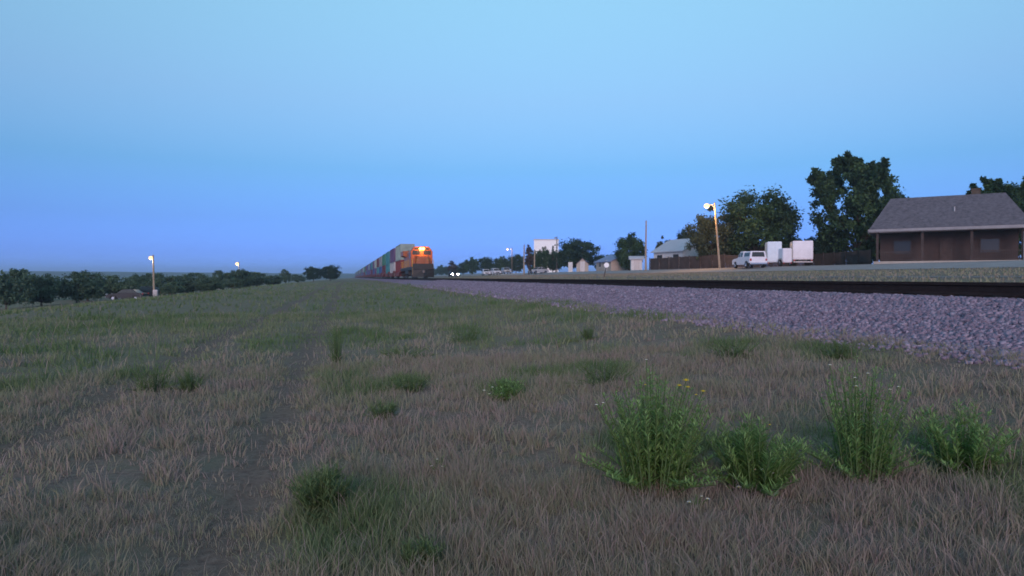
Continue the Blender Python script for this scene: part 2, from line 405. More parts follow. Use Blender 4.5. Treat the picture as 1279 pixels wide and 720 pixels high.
def stones():
    N = 90000
    yy = 3 + 57 * rng.random(N) ** 1.7
    xx = np.where(rng.random(N) < .93, 6.2 + 2.1 * rng.random(N), 5.3 + 1.0 * rng.random(N) ** .5)
    zz = np.interp(xx, [s_[0] for s_ in sec], [s_[1] for s_ in sec]); zz = np.where(xx < 6.3, ground_z(xx, yy), zz)
    sz = (.010 + .017 * rng.random(N)) * (1 + yy / 45)
    base = np.array([(x, y, z) for x in (-1, 1) for y in (-1, 1) for z in (-1, 1)], float)
    v = base[None] * (.55 + .45 * rng.random((N, 8, 1))) * sz[:, None, None] * (.7 + .6 * rng.random((N, 1, 3)))
    a = rng.random(N) * 6.28; c_, s_ = np.cos(a)[:, None], np.sin(a)[:, None]
    t = (rng.random(N) - .5) * 2; ct, st_ = np.cos(t)[:, None], np.sin(t)[:, None]
    x, y, z = v[..., 0], v[..., 1], v[..., 2]
    y, z = y * ct - z * st_, y * st_ + z * ct
    x, y = x * c_ - y * s_, x * s_ + y * c_
    V = np.stack((x + xx[:, None], y + yy[:, None], z + zz[:, None] + sz[:, None] * .3), -1).reshape(-1, 3)
    fq = np.array([(0, 1, 3, 2), (4, 6, 7, 5), (0, 4, 5, 1), (2, 3, 7, 6), (0, 2, 6, 4), (1, 5, 7, 3)])
    Fq = (fq[None] + 8 * np.arange(N)[:, None, None]).reshape(-1)
    me = np_mesh('gravel', V, Fq, np.full(N * 6, 4), {'tint': np.repeat(rng.random(N), 8)})
    m, n, b = new_mat('stone'); a = nd(n, 'ShaderNodeAttribute'); a.attribute_name = 'tint'
    n.links.new(ramp_node(n, [(0, (.17, .13, .175)), (.4, (.235, .185, .245)), (.8, (.29, .235, .305)), (1, (.37, .31, .38))], a.outputs['Fac']), b.inputs['Base Color'])
    b.inputs['Roughness'].default_value = .9
    props(link('gravel', me, m), 'grey and mauve crushed stone on the slope of the railway bed', 'gravel', None, 'stuff')
stones()

track = empty('railway_track', 'dark rusty railway track on the grey stone bed, running off under the oncoming train', 'railway track', (TX, 0, TOP))
H = RAIL_Z - TOP
prof = [(-.075, .03), (.075, .03), (.07, .05), (.012, .07), (.012, H - .05), (.037, H - .04), (.037, H), (-.037, H), (-.037, H - .04), (-.012, H - .05), (-.012, .07), (-.07, .05)]
for sgn in (-1, 1):
    MB().prism([(a + sgn * .7175, b_) for a, b_ in prof], -30, 1500, 'y').build('rail', M['rail_rust'], track)
tie_me = MB().box(-1.3, 1.3, -.115, .115, -.1, .03).box(-.86, -.58, -.09, .09, .03, .045).box(.58, .86, -.09, .09, .03, .045).mesh('tie', .01, 1)
tie_me.materials.append(M['tie_wood'])
for i in range(100):
    o = bpy.data.objects.new('tie', tie_me); COL.objects.link(o); o.parent = track; o.location = (random.uniform(-.03, .03), 5.5 + i * .52, random.uniform(-.012, .008))
mb = MB()
for i in range(100, 900): mb.box(-1.3, 1.3, 5.5 + i * .52 - .115, 5.5 + i * .52 + .115, -.1, .03)
for i in range(-60, 0): mb.box(-1.3, 1.3, 5.5 + i * .52 - .115, 5.5 + i * .52 + .115, -.1, .03)
props(mb.build('tie', M['tie_wood'], track), kind='stuff')

# ------------------------------------------------------------------ train
def bogie(parent, y, n_axle, span, r=.5, mname='grime', wheel_x=.75):
    fr = MB()
    for sx in (-1, 1):
        fr.box(sx * 1.02 - .07, sx * 1.02 + .07, y - span / 2 - .45, y + span / 2 + .45, .55, .82)
        for k in range(n_axle):
            yy = y - span / 2 + span * k / (n_axle - 1)
            fr.box(sx * 1.05 - .09, sx * 1.05 + .09, yy - .17, yy + .17, .35, .62)
    fr.box(-1.0, 1.0, y - .25, y + .25, .55, .8)
    t = fr.build('bogie', M[mname], parent, .02)
    for k in range(n_axle):
        yy = y - span / 2 + span * k / (n_axle - 1)
        wv = MB()
        for sx in (-1, 1): wv.cyl((sx * .74, yy, r), r, .13, 'x', 20).cyl((sx * .68, yy, r), r + .03, .03, 'x', 20)
        wv.cyl((0, yy, r), .08, 1.5, 'x', 8)
        wv.build('wheelset', M['steel'], t)
    return t

LY = 91.0
loco = empty('locomotive', 'orange locomotive with a glaring headlight at the head of the container train', 'locomotive', (TX, LY, RAIL_Z))
MB().box(-1.5, 1.5, .9, 21.7, 1.15, 1.58).box(-1.35, 1.35, .35, .92, 1.2, 1.58).build('frame', M['black_paint'], loco, .02)
pl = MB()
pl.raw([(-1.5, .75, .14), (1.5, .75, .14), (1.5, .75, 1.2), (-1.5, .75, 1.2), (0, -.05, .16), (0, .30, 1.18)], [(0, 4, 5, 3), (4, 1, 2, 5), (3, 5, 2), (0, 1, 4), (0, 3, 2, 1)])
pl.build('pilot', M['black_paint'], loco)
cp = MB().box(-.16, .16, -.35, .4, .78, 1.05).cyl((0, -.38, .9), .2, .34, 'z', 12); cp.build('coupler', M['steel'], loco, .02)
nose = MB().raw([(-.95, 1.05, 1.58), (.95, 1.05, 1.58), (.95, 2.6, 1.58), (-.95, 2.6, 1.58), (-.72, 1.25, 3.05), (.72, 1.25, 3.05), (.98, 2.6, 3.22), (-.98, 2.6, 3.22)],
                [(3, 2, 1, 0), (4, 5, 6, 7), (0, 1, 5, 4), (1, 2, 6, 5), (2, 3, 7, 6), (3, 0, 4, 7)]).build('nose', M['orange_paint'], loco, .08)
MB().box(-1.46, 1.46, .72, .8, 1.2, 2.0).build('pilot_panel', M['black_paint'], loco, .02)
MB().box(-.3, .3, 1.02, 1.1, 1.7, 2.75).build('nose_door', M['orange_paint'], loco, .02)
cabp = [(-1.52, 1.58), (1.52, 1.58), (1.52, 3.75), (1.05, 4.42), (-1.05, 4.42), (-1.52, 3.75)]
cab = MB().prism(cabp, 2.45, 5.0, 'y').build('cab', M['orange_paint'], loco, .05)
for sx in (-1, 1):
    MB().box(sx * .75 - .52, sx * .75 + .52, 2.41, 2.5, 3.28, 3.86).build('windshield', M['glass'], cab, .02)
    MB().box(sx * 1.53 - .02, sx * 1.53 + .02, 2.9, 3.7, 2.85, 3.55).build('side_window', M['glass'], cab)
    MB().box(sx * 1.53 - .02, sx * 1.53 + .02, 3.85, 4.6, 2.85, 3.55).build('side_window', M['glass'], cab)
    MB().box(sx * .72 - .22, sx * .72 + .22, 2.35, 2.48, 4.0, 4.22).build('number_board', M['black_paint'], cab, .02)
    dl = MB().cyl((sx * 1.0, .85, 1.75), .11, .12, 'y', 14).box(sx * 1.0 - .13, sx * 1.0 + .13, .88, 1.05, 1.58, 1.9); dl.build('ditch_light', M['steel'], loco)
    hr = MB()
    for yy in np.arange(1.1, 21.5, 1.7):
        if 2.2 < yy < 5.2: continue
        hr.tube([(sx * 1.44, yy, 1.58), (sx * 1.44, yy, 2.6)], .022, 6)
    hr.tube([(sx * 1.44, 5.2, 2.6), (sx * 1.44, 21.3, 2.6)], .022, 6).tube([(sx * 1.44, 1.1, 2.6), (sx * 1.44, 2.3, 2.6)], .022, 6)
    hr.tube([(sx * 1.44, .75, .5), (sx * 1.44, .75, 2.5), (sx * .55, .75, 2.5)], .022, 6)
    hr.build('handrail', M['yellow_paint'], loco)
    sp = MB()
    for q in range(4): sp.box(sx * 1.3 - .2, sx * 1.3 + .2, .8 + .08 * q, 1.1 + .08 * q, .35 + q * .3, .39 + q * .3)
    sp.box(sx * 1.5 - .02, sx * 1.5 + .02, .8, 1.4, .3, 1.2); sp.build('step', M['black_paint'], loco)
house = MB().box(-.45, .45, 2.25, 2.6, 3.92, 4.28).build('headlight_housing', M['black_paint'], cab, .02)
for sx in (-1, 1):
    MB().cyl((sx * .2, 2.22, 4.1), .19, .06, 'y', 20).build('headlight', M['headlamp'], loco)
MB().prism([(-.95, 1.58), (.95, 1.58), (.95, 3.9), (.7, 4.25), (-.7, 4.25), (-.95, 3.9)], 5.0, 21.0, 'y').build('hood', M['orange_paint'], loco, .03)
for yy in np.arange(5.6, 15, 1.15):
    for sx in (-1, 1): MB().box(sx * .96 - .015, sx * .96 + .015, yy, yy + 1.0, 1.75, 3.6).build('hood_door', M['orange_paint'], loco)
MB().prism([(-.9, 3.3), (.9, 3.3), (1.52, 3.55), (1.52, 4.3), (-1.52, 4.3), (-1.52, 3.55)], 15.6, 20.6, 'y').build('radiator', M['orange_paint'], loco, .03)
MB().cyl((0, 17, 4.36), .7, .12, 'z', 20).cyl((0, 19, 4.36), .7, .12, 'z', 20).build('fan', M['black_paint'], loco)
MB().box(-.4, .4, 8.5, 9.6, 4.25, 4.6).build('exhaust', M['black_paint'], loco, .03)
MB().tube([(.5, 5.2, 4.4), (.5, 4.6, 4.5)], [.05, .12], 10).tube([(.7, 5.2, 4.4), (.7, 4.7, 4.5)], [.05, .1], 10).build('horn', M['steel'], loco)
MB().prism([(-1.35, .65), (-1.1, .4), (1.1, .4), (1.35, .65), (1.35, 1.15), (-1.35, 1.15)], 8.4, 14.2, 'y').build('fuel_tank', M['black_paint'], loco, .03)
for yy in (4.3, 18.2): bogie(loco, yy, 3, 3.7, .53)
ld = bpy.data.lights.new('cab_front_fill', 'POINT'); ld.energy = 80; ld.color = (1, .46, .11); ld.shadow_soft_size = .2  # extra lamp added ahead of the cab to brighten the nose and cab front
lo = bpy.data.objects.new('cab_front_fill', ld); COL.objects.link(lo); lo.parent = loco; lo.location = (0, 1.5, 4.05)
# the light that the headlights throw down the track
for sx in (-1, 1):
    ld = bpy.data.lights.new('headlight_beam', 'SPOT'); ld.energy = 150; ld.color = (1, .68, .34); ld.spot_size = R(26); ld.spot_blend = .8; ld.shadow_soft_size = .15
    lo = bpy.data.objects.new('headlight_beam', ld); COL.objects.link(lo); lo.parent = loco; lo.location = (sx * .2, 2.0, 4.1); lo.rotation_euler = (R(-87), 0, 0)
    lo.rotation_euler = Vector((0, 1, .06)).to_track_quat('Z', 'Y').to_euler()

mat('car_red', (.20, .035, .03), .75, .35, 1.5); mat('car_grime', (.07, .05, .05), .85, .4, 2)
CL = 12.19
def corr_panel(L, h, amp=.035, pitch=.28):
    pass
def container_mesh(h):
    mb = MB(); W = 1.2
    n = int(CL / .42)
    # corrugated sides, swept along y
    pts = []
    for i in range(n):
        y0 = .1 + (CL - .2) * i / n; p = (CL - .2) / n
        pts += [(0, y0), (.3 * p, y0)] and [(0.0, y0), (0.0, y0 + .35 * p), (.045, y0 + .5 * p), (.045, y0 + .85 * p)]
    pts.append((0, CL - .1))
    for sx in (-1, 1):
        v = [(sx * (W - .03 - d), y, .15) for d, y in pts] + [(sx * (W - .03 - d), y, h - .1) for d, y in pts]
        k = len(pts); mb.raw(v, [(i, i + 1, k + i + 1, k + i) for i in range(k - 1)])
    mb.raw([(-W + .05, .1, h - .06), (W - .05, .1, h - .06), (W - .05, CL - .1, h - .06), (-W + .05, CL - .1, h - .06)], [(0, 1, 2, 3)])
    mb.raw([(-W + .05, .1, .1), (W - .05, .1, .1), (W - .05, CL - .1, .1), (-W + .05, CL - .1, .1)], [(3, 2, 1, 0)])
    mb.raw([(-W + .05, CL - .1, .1), (W - .05, CL - .1, .1), (W - .05, CL - .1, h - .05), (-W + .05, CL - .1, h - .05)], [(3, 2, 1, 0)])
    return mb.mesh('panel')
def frame_mesh(h):
    mb = MB(); W = 1.22
    for sx in (-1, 1):
        for yy in (0, CL - .16): mb.box(sx * W - (.14 if sx > 0 else 0), sx * W + (.14 if sx < 0 else 0), yy, yy + .16, 0, h)
        mb.box(sx * W - (.08 if sx > 0 else 0), sx * W + (.08 if sx < 0 else 0), .16, CL - .16, 0, .16)
        mb.box(sx * W - (.06 if sx > 0 else 0), sx * W + (.06 if sx < 0 else 0), .16, CL - .16, h - .1, h)
    for yy in (0, CL - .12):
        mb.box(-W + .14, W - .14, yy, yy + .12, 0, .15); mb.box(-W + .14, W - .14, yy, yy + .12, h - .12, h)
    return mb.mesh('frame')
def door_mesh(h):
    mb = MB()
    for sx in (-1, 1):
        mb.box(sx * .54 - .53, sx * .54 + .53, .03, .1, .16, h - .13)
        for q in (-.22, .22): mb.tube([(sx * .54 + q, .015, .12), (sx * .54 + q, .015, h - .1)], .02, 6)
    return mb.mesh('door')
BOXC = {'red': (.30, .045, .05), 'pale_green': (.45, .56, .50), 'white': (.58, .60, .62), 'teal': (.06, .30, .34), 'purple': (.17, .09, .22), 'blue': (.045, .12, .34),
        'grey': (.33, .35, .38), 'maroon': (.16, .04, .06), 'green': (.06, .26, .18), 'orange': (.5, .17, .05)}
proto_box = {}
HB = 2.75
pm, fm, dm = container_mesh(HB), frame_mesh(HB), door_mesh(HB)
def container(c, loc, label, group):
    if c not in proto_box:
        mm = mat('container_' + c, tuple(q * .72 for q in BOXC[c]), .7, .45, .7)
        e = empty('shipping_container', label, 'container', loc)
        for nm, me in (('panel', pm), ('frame', fm), ('door', dm)):
            link(nm, me.copy(), mm, e)
        proto_box[c] = e
    else:
        e = copy_tree(proto_box[c]); e.location = loc
    return props(e, label, 'container', group)
PITCH = 17.0
def well_car(y, label, group, proto=None):
    if proto: o = copy_tree(proto); o.location = (TX, y, RAIL_Z); return props(o, label, 'rail car', group)
    o = empty('well_car', label, 'rail car', (TX, y, RAIL_Z), 0, group)
    s = MB()
    for sx in (-1, 1):
        s.prism([(2.0, .95), (2.9, .32), (14.1, .32), (15.0, .95), (16.6, 1.0), (16.6, 1.35), (14.6, 1.35), (13.9, 1.0), (3.1, 1.0), (2.4, 1.35), (.4, 1.35), (.4, 1.0)], sx * 1.38 - .06, sx * 1.38 + .06, 'x')
    s.box(-1.32, 1.32, 2.45, 14.55, .30, .38)
    s.build('well', M['car_red'], o)
    e = MB()
    for y0, y1 in ((.3, 2.3), (14.7, 16.7)): e.box(-1.32, 1.32, y0, y1, 1.0, 1.3)
    e.box(-.15, .15, -.1, .4, .8, 1.05).box(-.15, .15, 16.6, 17.1, .8, 1.05); e.build('platform', M['car_grime'], o, .02)
    for yy in (1.1, 15.9): bogie(o, yy, 2, 1.8, .42)
    return o
pairs = [('red', 'pale_green'), ('white', 'purple'), ('teal', 'teal'), ('maroon', 'green'), ('blue', 'grey'), ('teal', 'maroon'), ('purple', 'pale_green'), ('blue', 'purple'), ('maroon', 'teal'), ('purple', 'blue')]
CNAME = {'pale_green': 'pale green', 'teal': 'teal', 'white': 'white'}
ORD = ['first', 'second', 'third', 'fourth', 'fifth', 'sixth', 'seventh', 'eighth']
y0 = LY + 22.4
proto_car = None
for i in range(42):
    y = y0 + i * PITCH
    lo, hi = pairs[i] if i < len(pairs) else pairs[3 + (i * 5) % 7]
    if i < 8:
        lc = f'low grimy well car, {ORD[i]} behind the orange locomotive'
        ll = f'{CNAME.get(lo, lo)} container, the lower one on the {ORD[i]} car behind the locomotive'
        lt = f'{CNAME.get(hi, hi)} container stacked on top on the {ORD[i]} car behind the locomotive'
    else:
        lc = 'one of the well cars far back in the hazy tail of the train'
        ll = f'{CNAME.get(lo, lo)} container in the lower layer far back in the tail of the train'
        lt = f'{CNAME.get(hi, hi)} container in the upper layer far back in the tail of the train'
    wc = well_car(y, lc, 'well cars of the container train', proto_car)
    proto_car = proto_car or wc
    container(lo, (TX, y + 2.4, RAIL_Z + .38), ll, 'containers on the train')
    container(hi, (TX, y + 2.4, RAIL_Z + .38 + HB + .02), lt, 'containers on the train')

# ------------------------------------------------------------------ trees and shrubs
def leaf_cloud(centers, radii, per, size, squash=.8, tint0=None, rg=None):
    """Many small folded leaf faces around each clump centre."""
    rg = rg or rng
    C = np.repeat(np.asarray(centers, float), per, 0); Rr = np.repeat(np.asarray(radii, float), per)
    N = len(C)
    d = rg.normal(size=(N, 3)); d /= np.linalg.norm(d, axis=1)[:, None]
    r = Rr * (.35 + .75 * np.minimum(np.abs(rg.normal(size=N)), 1.5)) * .8
    P = C + d * r[:, None] * np.array([1, 1, squash])
    a = rg.normal(size=(N, 3)); a[:, 2] -= .25; a /= np.linalg.norm(a, axis=1)[:, None]
    b_ = rg.normal(size=(N, 3)); b_ -= a * (a * b_).sum(1)[:, None]; b_ /= np.linalg.norm(b_, axis=1)[:, None]
    s = size * (.6 + .8 * rg.random(N))[:, None]
    nrm = np.cross(a, b_)
    V = np.stack((P, P + a * s * .55 + b_ * s * .32 + nrm * s * .12, P + a * s * 1.15, P + a * s * .55 - b_ * s * .32 + nrm * s * .12), 1).reshape(-1, 3)
    Fq = np.arange(4 * N)
    ct = rg.random(len(centers)) if tint0 is None else tint0
    t = np.clip(np.repeat(ct, per) * .7 + .3 * rg.random(N), 0, 1)
    return V, Fq, np.full(N, 4), np.repeat(t, 4)
def tree_meshes(seed, H, Wd, n_clump, per, leaf, trunk_h=.28, style='round', r0=None):
    rg = np.random.default_rng(seed)
    cz = H * (trunk_h + 1) / 2; hz = H * (1 - trunk_h) / 2
    cs, rs = [], []
    lob = rg.random(8) * .5 + .62
    while len(cs) < n_clump:
        p = rg.uniform(-1, 1, 3); q = np.linalg.norm(p)
        if q > 1 or q < .25: continue
        ang = (math.atan2(p[1], p[0]) / (2 * math.pi)) % 1 * 8
        l = lob[int(ang)] * (1 - ang % 1) + lob[(int(ang) + 1) % 8] * (ang % 1)
        z = cz + p[2] * hz * (.75 + .3 * rg.random())
        if style == 'cone':
            fz = (z - H * trunk_h) / (H * (1 - trunk_h)); wr = max(.08, 1 - fz) * 1.15
        elif style == 'column':
            fz = (z - H * trunk_h) / (H * (1 - trunk_h)); wr = .9 * max(.1, 1 - max(0, fz - .5) * 1.7)
        else: wr = l
        cs.append((p[0] * Wd / 2 * wr, p[1] * Wd / 2 * wr, z)); rs.append(Wd * (.05 + .075 * rg.random()) * (.6 if style != 'round' else 1))
    if style == 'spray':        # leafy twigs that stick out of the crown
        base = sorted(range(len(cs)), key=lambda q: -cs[q][2] - .25 * math.hypot(cs[q][0], cs[q][1]))[:60]
        for k in range(26):
            c = cs[base[int(rg.random() * 60)]]; o = Vector((c[0] * .5, c[1] * .5, c[2] - H * .45)).normalized() + Vector(rg.normal(size=3) * .35)
            for q in range(6):
                cs.append(tuple(c[i] + o[i] * Wd * (.05 + .026 * q) for i in range(3))); rs.append(Wd * (.036 - .004 * q))
    V, Fq, lt, t = leaf_cloud(cs, rs, per, leaf, .8, rg=rg)
    crown = np_mesh('crown', V, Fq, lt, {'tint': t})
    tb = MB(); r0 = r0 or H * .022
    top = H * (.8 if style in ('cone', 'column') else trunk_h + .12)
    pts = [(0, 0, -.15), (0, 0, .15), (rg.normal() * .02 * H * .3, rg.normal() * .02 * H * .3, top * .5), (rg.normal() * .02 * H * .4, 0, top)]
    tb.tube(pts, [r0 * 1.5, r0 * 1.15, r0 * .9, r0 * .55], 9)
    for k in range(min(len(cs), 26)):
        c = cs[k]; s0 = (pts[3][0], pts[3][1], top * (.65 + .33 * rg.random()))
        mid_ = tuple((s0[i] + c[i]) / 2 + (H * .03 if i == 2 else 0) for i in range(3))
        tb.tube([s0, mid_, c], [r0 * .38, r0 * .25, r0 * .07], 5, False)
    return crown, tb.mesh('trunk')
TP = {}
def tree_kind(key, *a, **k):
    mname = k.pop('mat'); c, t = tree_meshes(*a, **k); c.materials.append(M[mname]); t.materials.append(M['bark']); TP[key] = (c, t, a[1], a[2])
#          seed H   W  clumps per leaf
tree_kind('big_a', 11, 9.5, 9.5, 190, 110, .26, trunk_h=.05, style='spray', mat='leaf_tree')
tree_kind('big_b', 23, 9.5, 10, 190, 100, .26, trunk_h=.05, style='round', mat='leaf_tree')
tree_kind('mid_a', 31, 7, 7.5, 120, 90, .28, trunk_h=.03, mat='leaf_tree')
tree_kind('mid_b', 37, 7, 7, 120, 90, .28, trunk_h=.03, mat='leaf_dark')
tree_kind('olive', 41, 7, 6.5, 120, 90, .26, trunk_h=.03, mat='leaf_olive')
tree_kind('column', 47, 7, 2.4, 60, 80, .22, trunk_h=.06, style='column', mat='leaf_brown')
tree_kind('shrub_a', 53, 3.4, 5.0, 60, 80, .22, trunk_h=.02, mat='leaf_hedge')
tree_kind('shrub_b', 59, 3.2, 4.4, 60, 80, .22, trunk_h=.02, mat='leaf_hedge')
tree_kind('hedge_tree', 67, 7, 7, 110, 90, .28, trunk_h=.03, mat='leaf_hedge')
tree_kind('cone', 61, 5, 2.2, 50, 70, .2, trunk_h=.05, style='cone', mat='leaf_dark')
def tree(kind, px, depth, ytop, wpx, label, name='tree', group=None, rz=None, zb=None):
    x, y = at(px, depth); z = gz(x, y) if zb is None else zb
    h = zat(ytop, depth) - z
    c, t, H0, W0 = TP[kind]
    e = empty(name, label, 'tree' if name != 'shrub' else 'shrub', (x, y, z - .05), random.uniform(0, 6.28) if rz is None else rz, group)
    e.scale = (wpx / F * depth / W0, wpx / F * depth / W0, h / H0)
    for nm, me in (('crown', c), ('trunk', t)):
        o = bpy.data.objects.new(nm, me); COL.objects.link(o); o.parent = e
    return e
G1 = 'trees along the street'
tree('big_a', 1072, 82, 200, 128, 'tall dark tree with spiky top twigs, between the box truck and the porch house', rz=1.0)
tree('mid_b', 1040, 84, 285, 46, 'small dark bushy tree beside the box truck, under the tall spiky tree')
tree('big_b', 946, 92, 233, 122, 'broad dark green tree rising behind the white pickup', rz=.3)
tree('olive', 888, 93, 260, 60, 'olive green tree at the street lamp pole, lit orange by its lamp', rz=2)
tree('mid_b', 1096, 88, 270, 60, 'dark bushy tree at the corner of the porch house, behind the tall spiky tree')
tree('mid_a', 1024, 90, 290, 44, 'low dark bush tree behind the right end of the box truck')
tree('mid_b', 912, 99, 285, 44, 'dark lower tree behind the glowing street lamp pole')
tree('mid_a', 985, 96, 290, 44, 'low bushy tree behind the white trailer')
tree('mid_b', 857, 122, 281, 28, 'small round dark tree above the pale house roof')
tree('olive', 830, 112, 296, 26, 'small tree at the end of the pale house, right of the wooden utility pole')
tree('mid_a', 786, 122, 291, 48, 'rounded green tree over the low blue roof')
tree('mid_b', 722, 148, 294, 60, 'large dense dark tree behind the little gabled shed')
tree('mid_b', 752, 165, 316, 22, 'small dark tree in the gap between two larger crowns')
tree('mid_a', 679, 155, 308, 20, 'upright dark tree in front of the big white building')
tree('mid_a', 669, 172, 313, 24, 'dark tree low against the left half of the big white building')
tree('mid_b', 694, 176, 311, 26, 'dark tree low against the right half of the big white building')
tree('mid_a', 760, 175, 318, 30, 'hazy low tree behind the round white sign')
tree('mid_b', 838, 128, 300, 34, 'dark tree rising behind the pale house beside the utility pole')
tree('cone', 691, 158, 306, 9, 'thin dark conifer beside the large dense tree', 'conifer')
tree('column', 661, 152, 302, 14, 'narrow brownish column shaped tree between two poles', 'column_tree')
for px, d, yt, w_, k, lab in ((645, 215, 315, 24, 'mid_b', 'dark tree behind the far lit street lamp'), (626, 225, 320, 26, 'mid_a', 'dark green tree just left of the far lit street lamp'),
                              (607, 235, 319, 26, 'mid_b', 'bushy tree behind the two white parked cars'), (590, 250, 321, 22, 'mid_a', 'dark rounded tree at the end of the street row, near the lit pickup'),
                              (579, 265, 326, 16, 'mid_b', 'small tree at the far end of the street row')):
    tree(k, px, d, yt, w_, lab, group=G1)
tree('column', 565, 255, 324, 15, 'dark reddish brown tree directly behind the pickup with lit headlights')
for px, d, yt, w_ in ((552, 420, 331, 16), (543, 520, 335, 14), (560, 380, 333, 18), (570, 390, 332, 16)):
    tree('mid_a', px, d, yt, w_, 'tiny hazy tree far down the line, right of the locomotive', group='far trees beside the locomotive')
for px, d, yt, w_, k, lab in ((1150, 84, 248, 100, 'big_b', 'big dark tree behind the porch house roof'), (1255, 66, 225, 120, 'big_a', 'tall spiky tree past the far end of the porch house'), (1215, 90, 262, 70, 'mid_b', 'rounded dark tree between the porch house roof and the last tall tree')):
    tree(k, px, d, yt, w_, lab)
# left: hedge bushes and small trees down the slope
tree('mid_b', 392, 205, 331, 26, 'dark square topped tree, left half of the clump by the field track end', group='clump by the field track')
tree('mid_b', 413, 208, 329, 28, 'dark tall tree, right half of the clump by the field track end', group='clump by the field track')
tree('shrub_a', 357, 190, 336, 15, 'small round dark bush standing alone left of the tree clump', 'shrub')
hedge = [(8, 78, 338, 60), (52, 84, 342, 56), (96, 88, 340, 60), (140, 92, 343, 50), (172, 118, 343, 34), (205, 116, 342, 40), (232, 126, 345, 40), (255, 124, 343, 34), (278, 132, 340, 38), (300, 140, 338, 36), (322, 150, 341, 34), (342, 160, 343, 28),
         (180, 140, 341, 50), (240, 150, 342, 50), (312, 165, 340, 36), (372, 240, 344, 22), (110, 120, 339, 60), (30, 120, 338, 70), (215, 96, 352, 30), (262, 104, 350, 34), (292, 118, 348, 30)]
for i, (px, d, yt, w_) in enumerate(hedge):
    tree(('shrub_a', 'hedge_tree', 'shrub_b', 'shrub_a', 'hedge_tree')[i % 5], px, d, yt - random.uniform(-1, 3.5), w_ * random.uniform(.8, 1.15), 'dark green bush in the hedge below the left edge of the field', 'shrub', 'bushes of the hedge below the field')

# ------------------------------------------------------------------ poles and lamps
def lamp_post(px, depth, ytop, wood, label, glow_mat, power, color, arm=-1.0, lamp_r=.2, lean=0, base=None, cat='street lamp'):
    x, y = at(px, depth); z = gz(x, y) if base is None else zat(base, depth)
    h = zat(ytop, depth) - z
    e = empty('street_lamp', label, cat, (x, y, z - .1), R(-YAW))
    MB().tube([(0, 0, -.6), (lean * .5, 0, h * .5), (lean, 0, h + .35)], [.14, .12, .09], 12).build('pole', M[wood], e)
    MB().tube([(lean, 0, h - .15), (lean + arm * .45, 0, h + .12), (lean + arm, 0, h + .12)], .035, 8).build('arm', M['galv'], e)
    MB().tube([(lean + arm, 0, h + .22), (lean + arm, 0, h + .1), (lean + arm, 0, h - .02)], [.06, .16, lamp_r + .03], 14).build('lamp_head', M['galv'], e)
    if glow_mat:
        MB().ball((lean + arm, 0, h - .06), lamp_r, 14, 9, (1, 1, .8)).build('bulb', M[glow_mat], e, 0, True)
        ld = bpy.data.lights.new('lamp_light', 'POINT'); ld.energy = power; ld.color = color; ld.shadow_soft_size = lamp_r + .1
        lo = bpy.data.objects.new('lamp_light', ld); COL.objects.link(lo); lo.parent = e; lo.location = (lean + arm, 0, h - .45)
    else:
        MB().ball((lean + arm, 0, h - .04), lamp_r * .8, 12, 7, (1, 1, .7)).build('bulb', M['clear_plastic'], e, 0, True)
    return e
lamp_post(900, 82, 256, 'pole_wood', 'tall wooden street lamp glowing orange white in front of the trees by the pickup', 'sodium_lamp', 650, (1, .5, .14), -.95, .34, -.75)
lamp_post(640, 190, 311, 'pole_dark', 'far street lamp with a pinkish lit head above the trees over the white parked cars', 'sodium_lamp', 500, (1, .65, .4), -1.3, .3, 0)
lamp_post(696, 152, 297, 'pole_dark', 'unlit street lamp poking up against the sky left of the large dense tree', None, 0, None, -.4, .25)
lamp_post(193, 90, 321, 'pole_wood', 'lit lamp on a thin pole beside the dark parked cars at the hedge', 'white_lamp', 120, (1, .8, .6), -.3, .3, -.1, 373)
lamp_post(299, 150, 329, 'pole_dark', 'lit lamp above the hedge bushes, its pole hidden by leaves', 'white_lamp_big', 300, (1, .85, .65), -.35, .42)
def util_pole(px, depth, ytop, label, wood='pole_wood', arms=True, r=.16):
    x, y = at(px, depth); z = gz(x, y); h = zat(ytop, depth) - z
    e = empty('utility_pole', label, 'utility pole', (x, y, z - .2), R(-YAW + 20))
    MB().tube([(0, 0, -.4), (0, 0, h * .5), (.05, 0, h + .2)], [r * 1.15, r, r * .75], 10).build('pole', M[wood], e)
    if arms:
        MB().box(-.9, .9, -.06, .06, h - .35, h - .23).build('crossarm', M['pole_dark'], e)
        for q in (-.8, -.35, .35, .8): MB().cyl((q, 0, h - .14), .05, .16, 'z', 8).build('insulator', M['galv'], e)
    return e
util_pole(807, 100, 276, 'wooden utility pole between the blue roof and the brown fence', r=.13, arms=False)
x, y = at(811, 99.6)
util_pole(655, 150, 306, 'pale pole at the left side of the narrow brownish tree', arms=False)
util_pole(668, 150, 312, 'pale pole at the right side of the narrow brownish tree', arms=False)

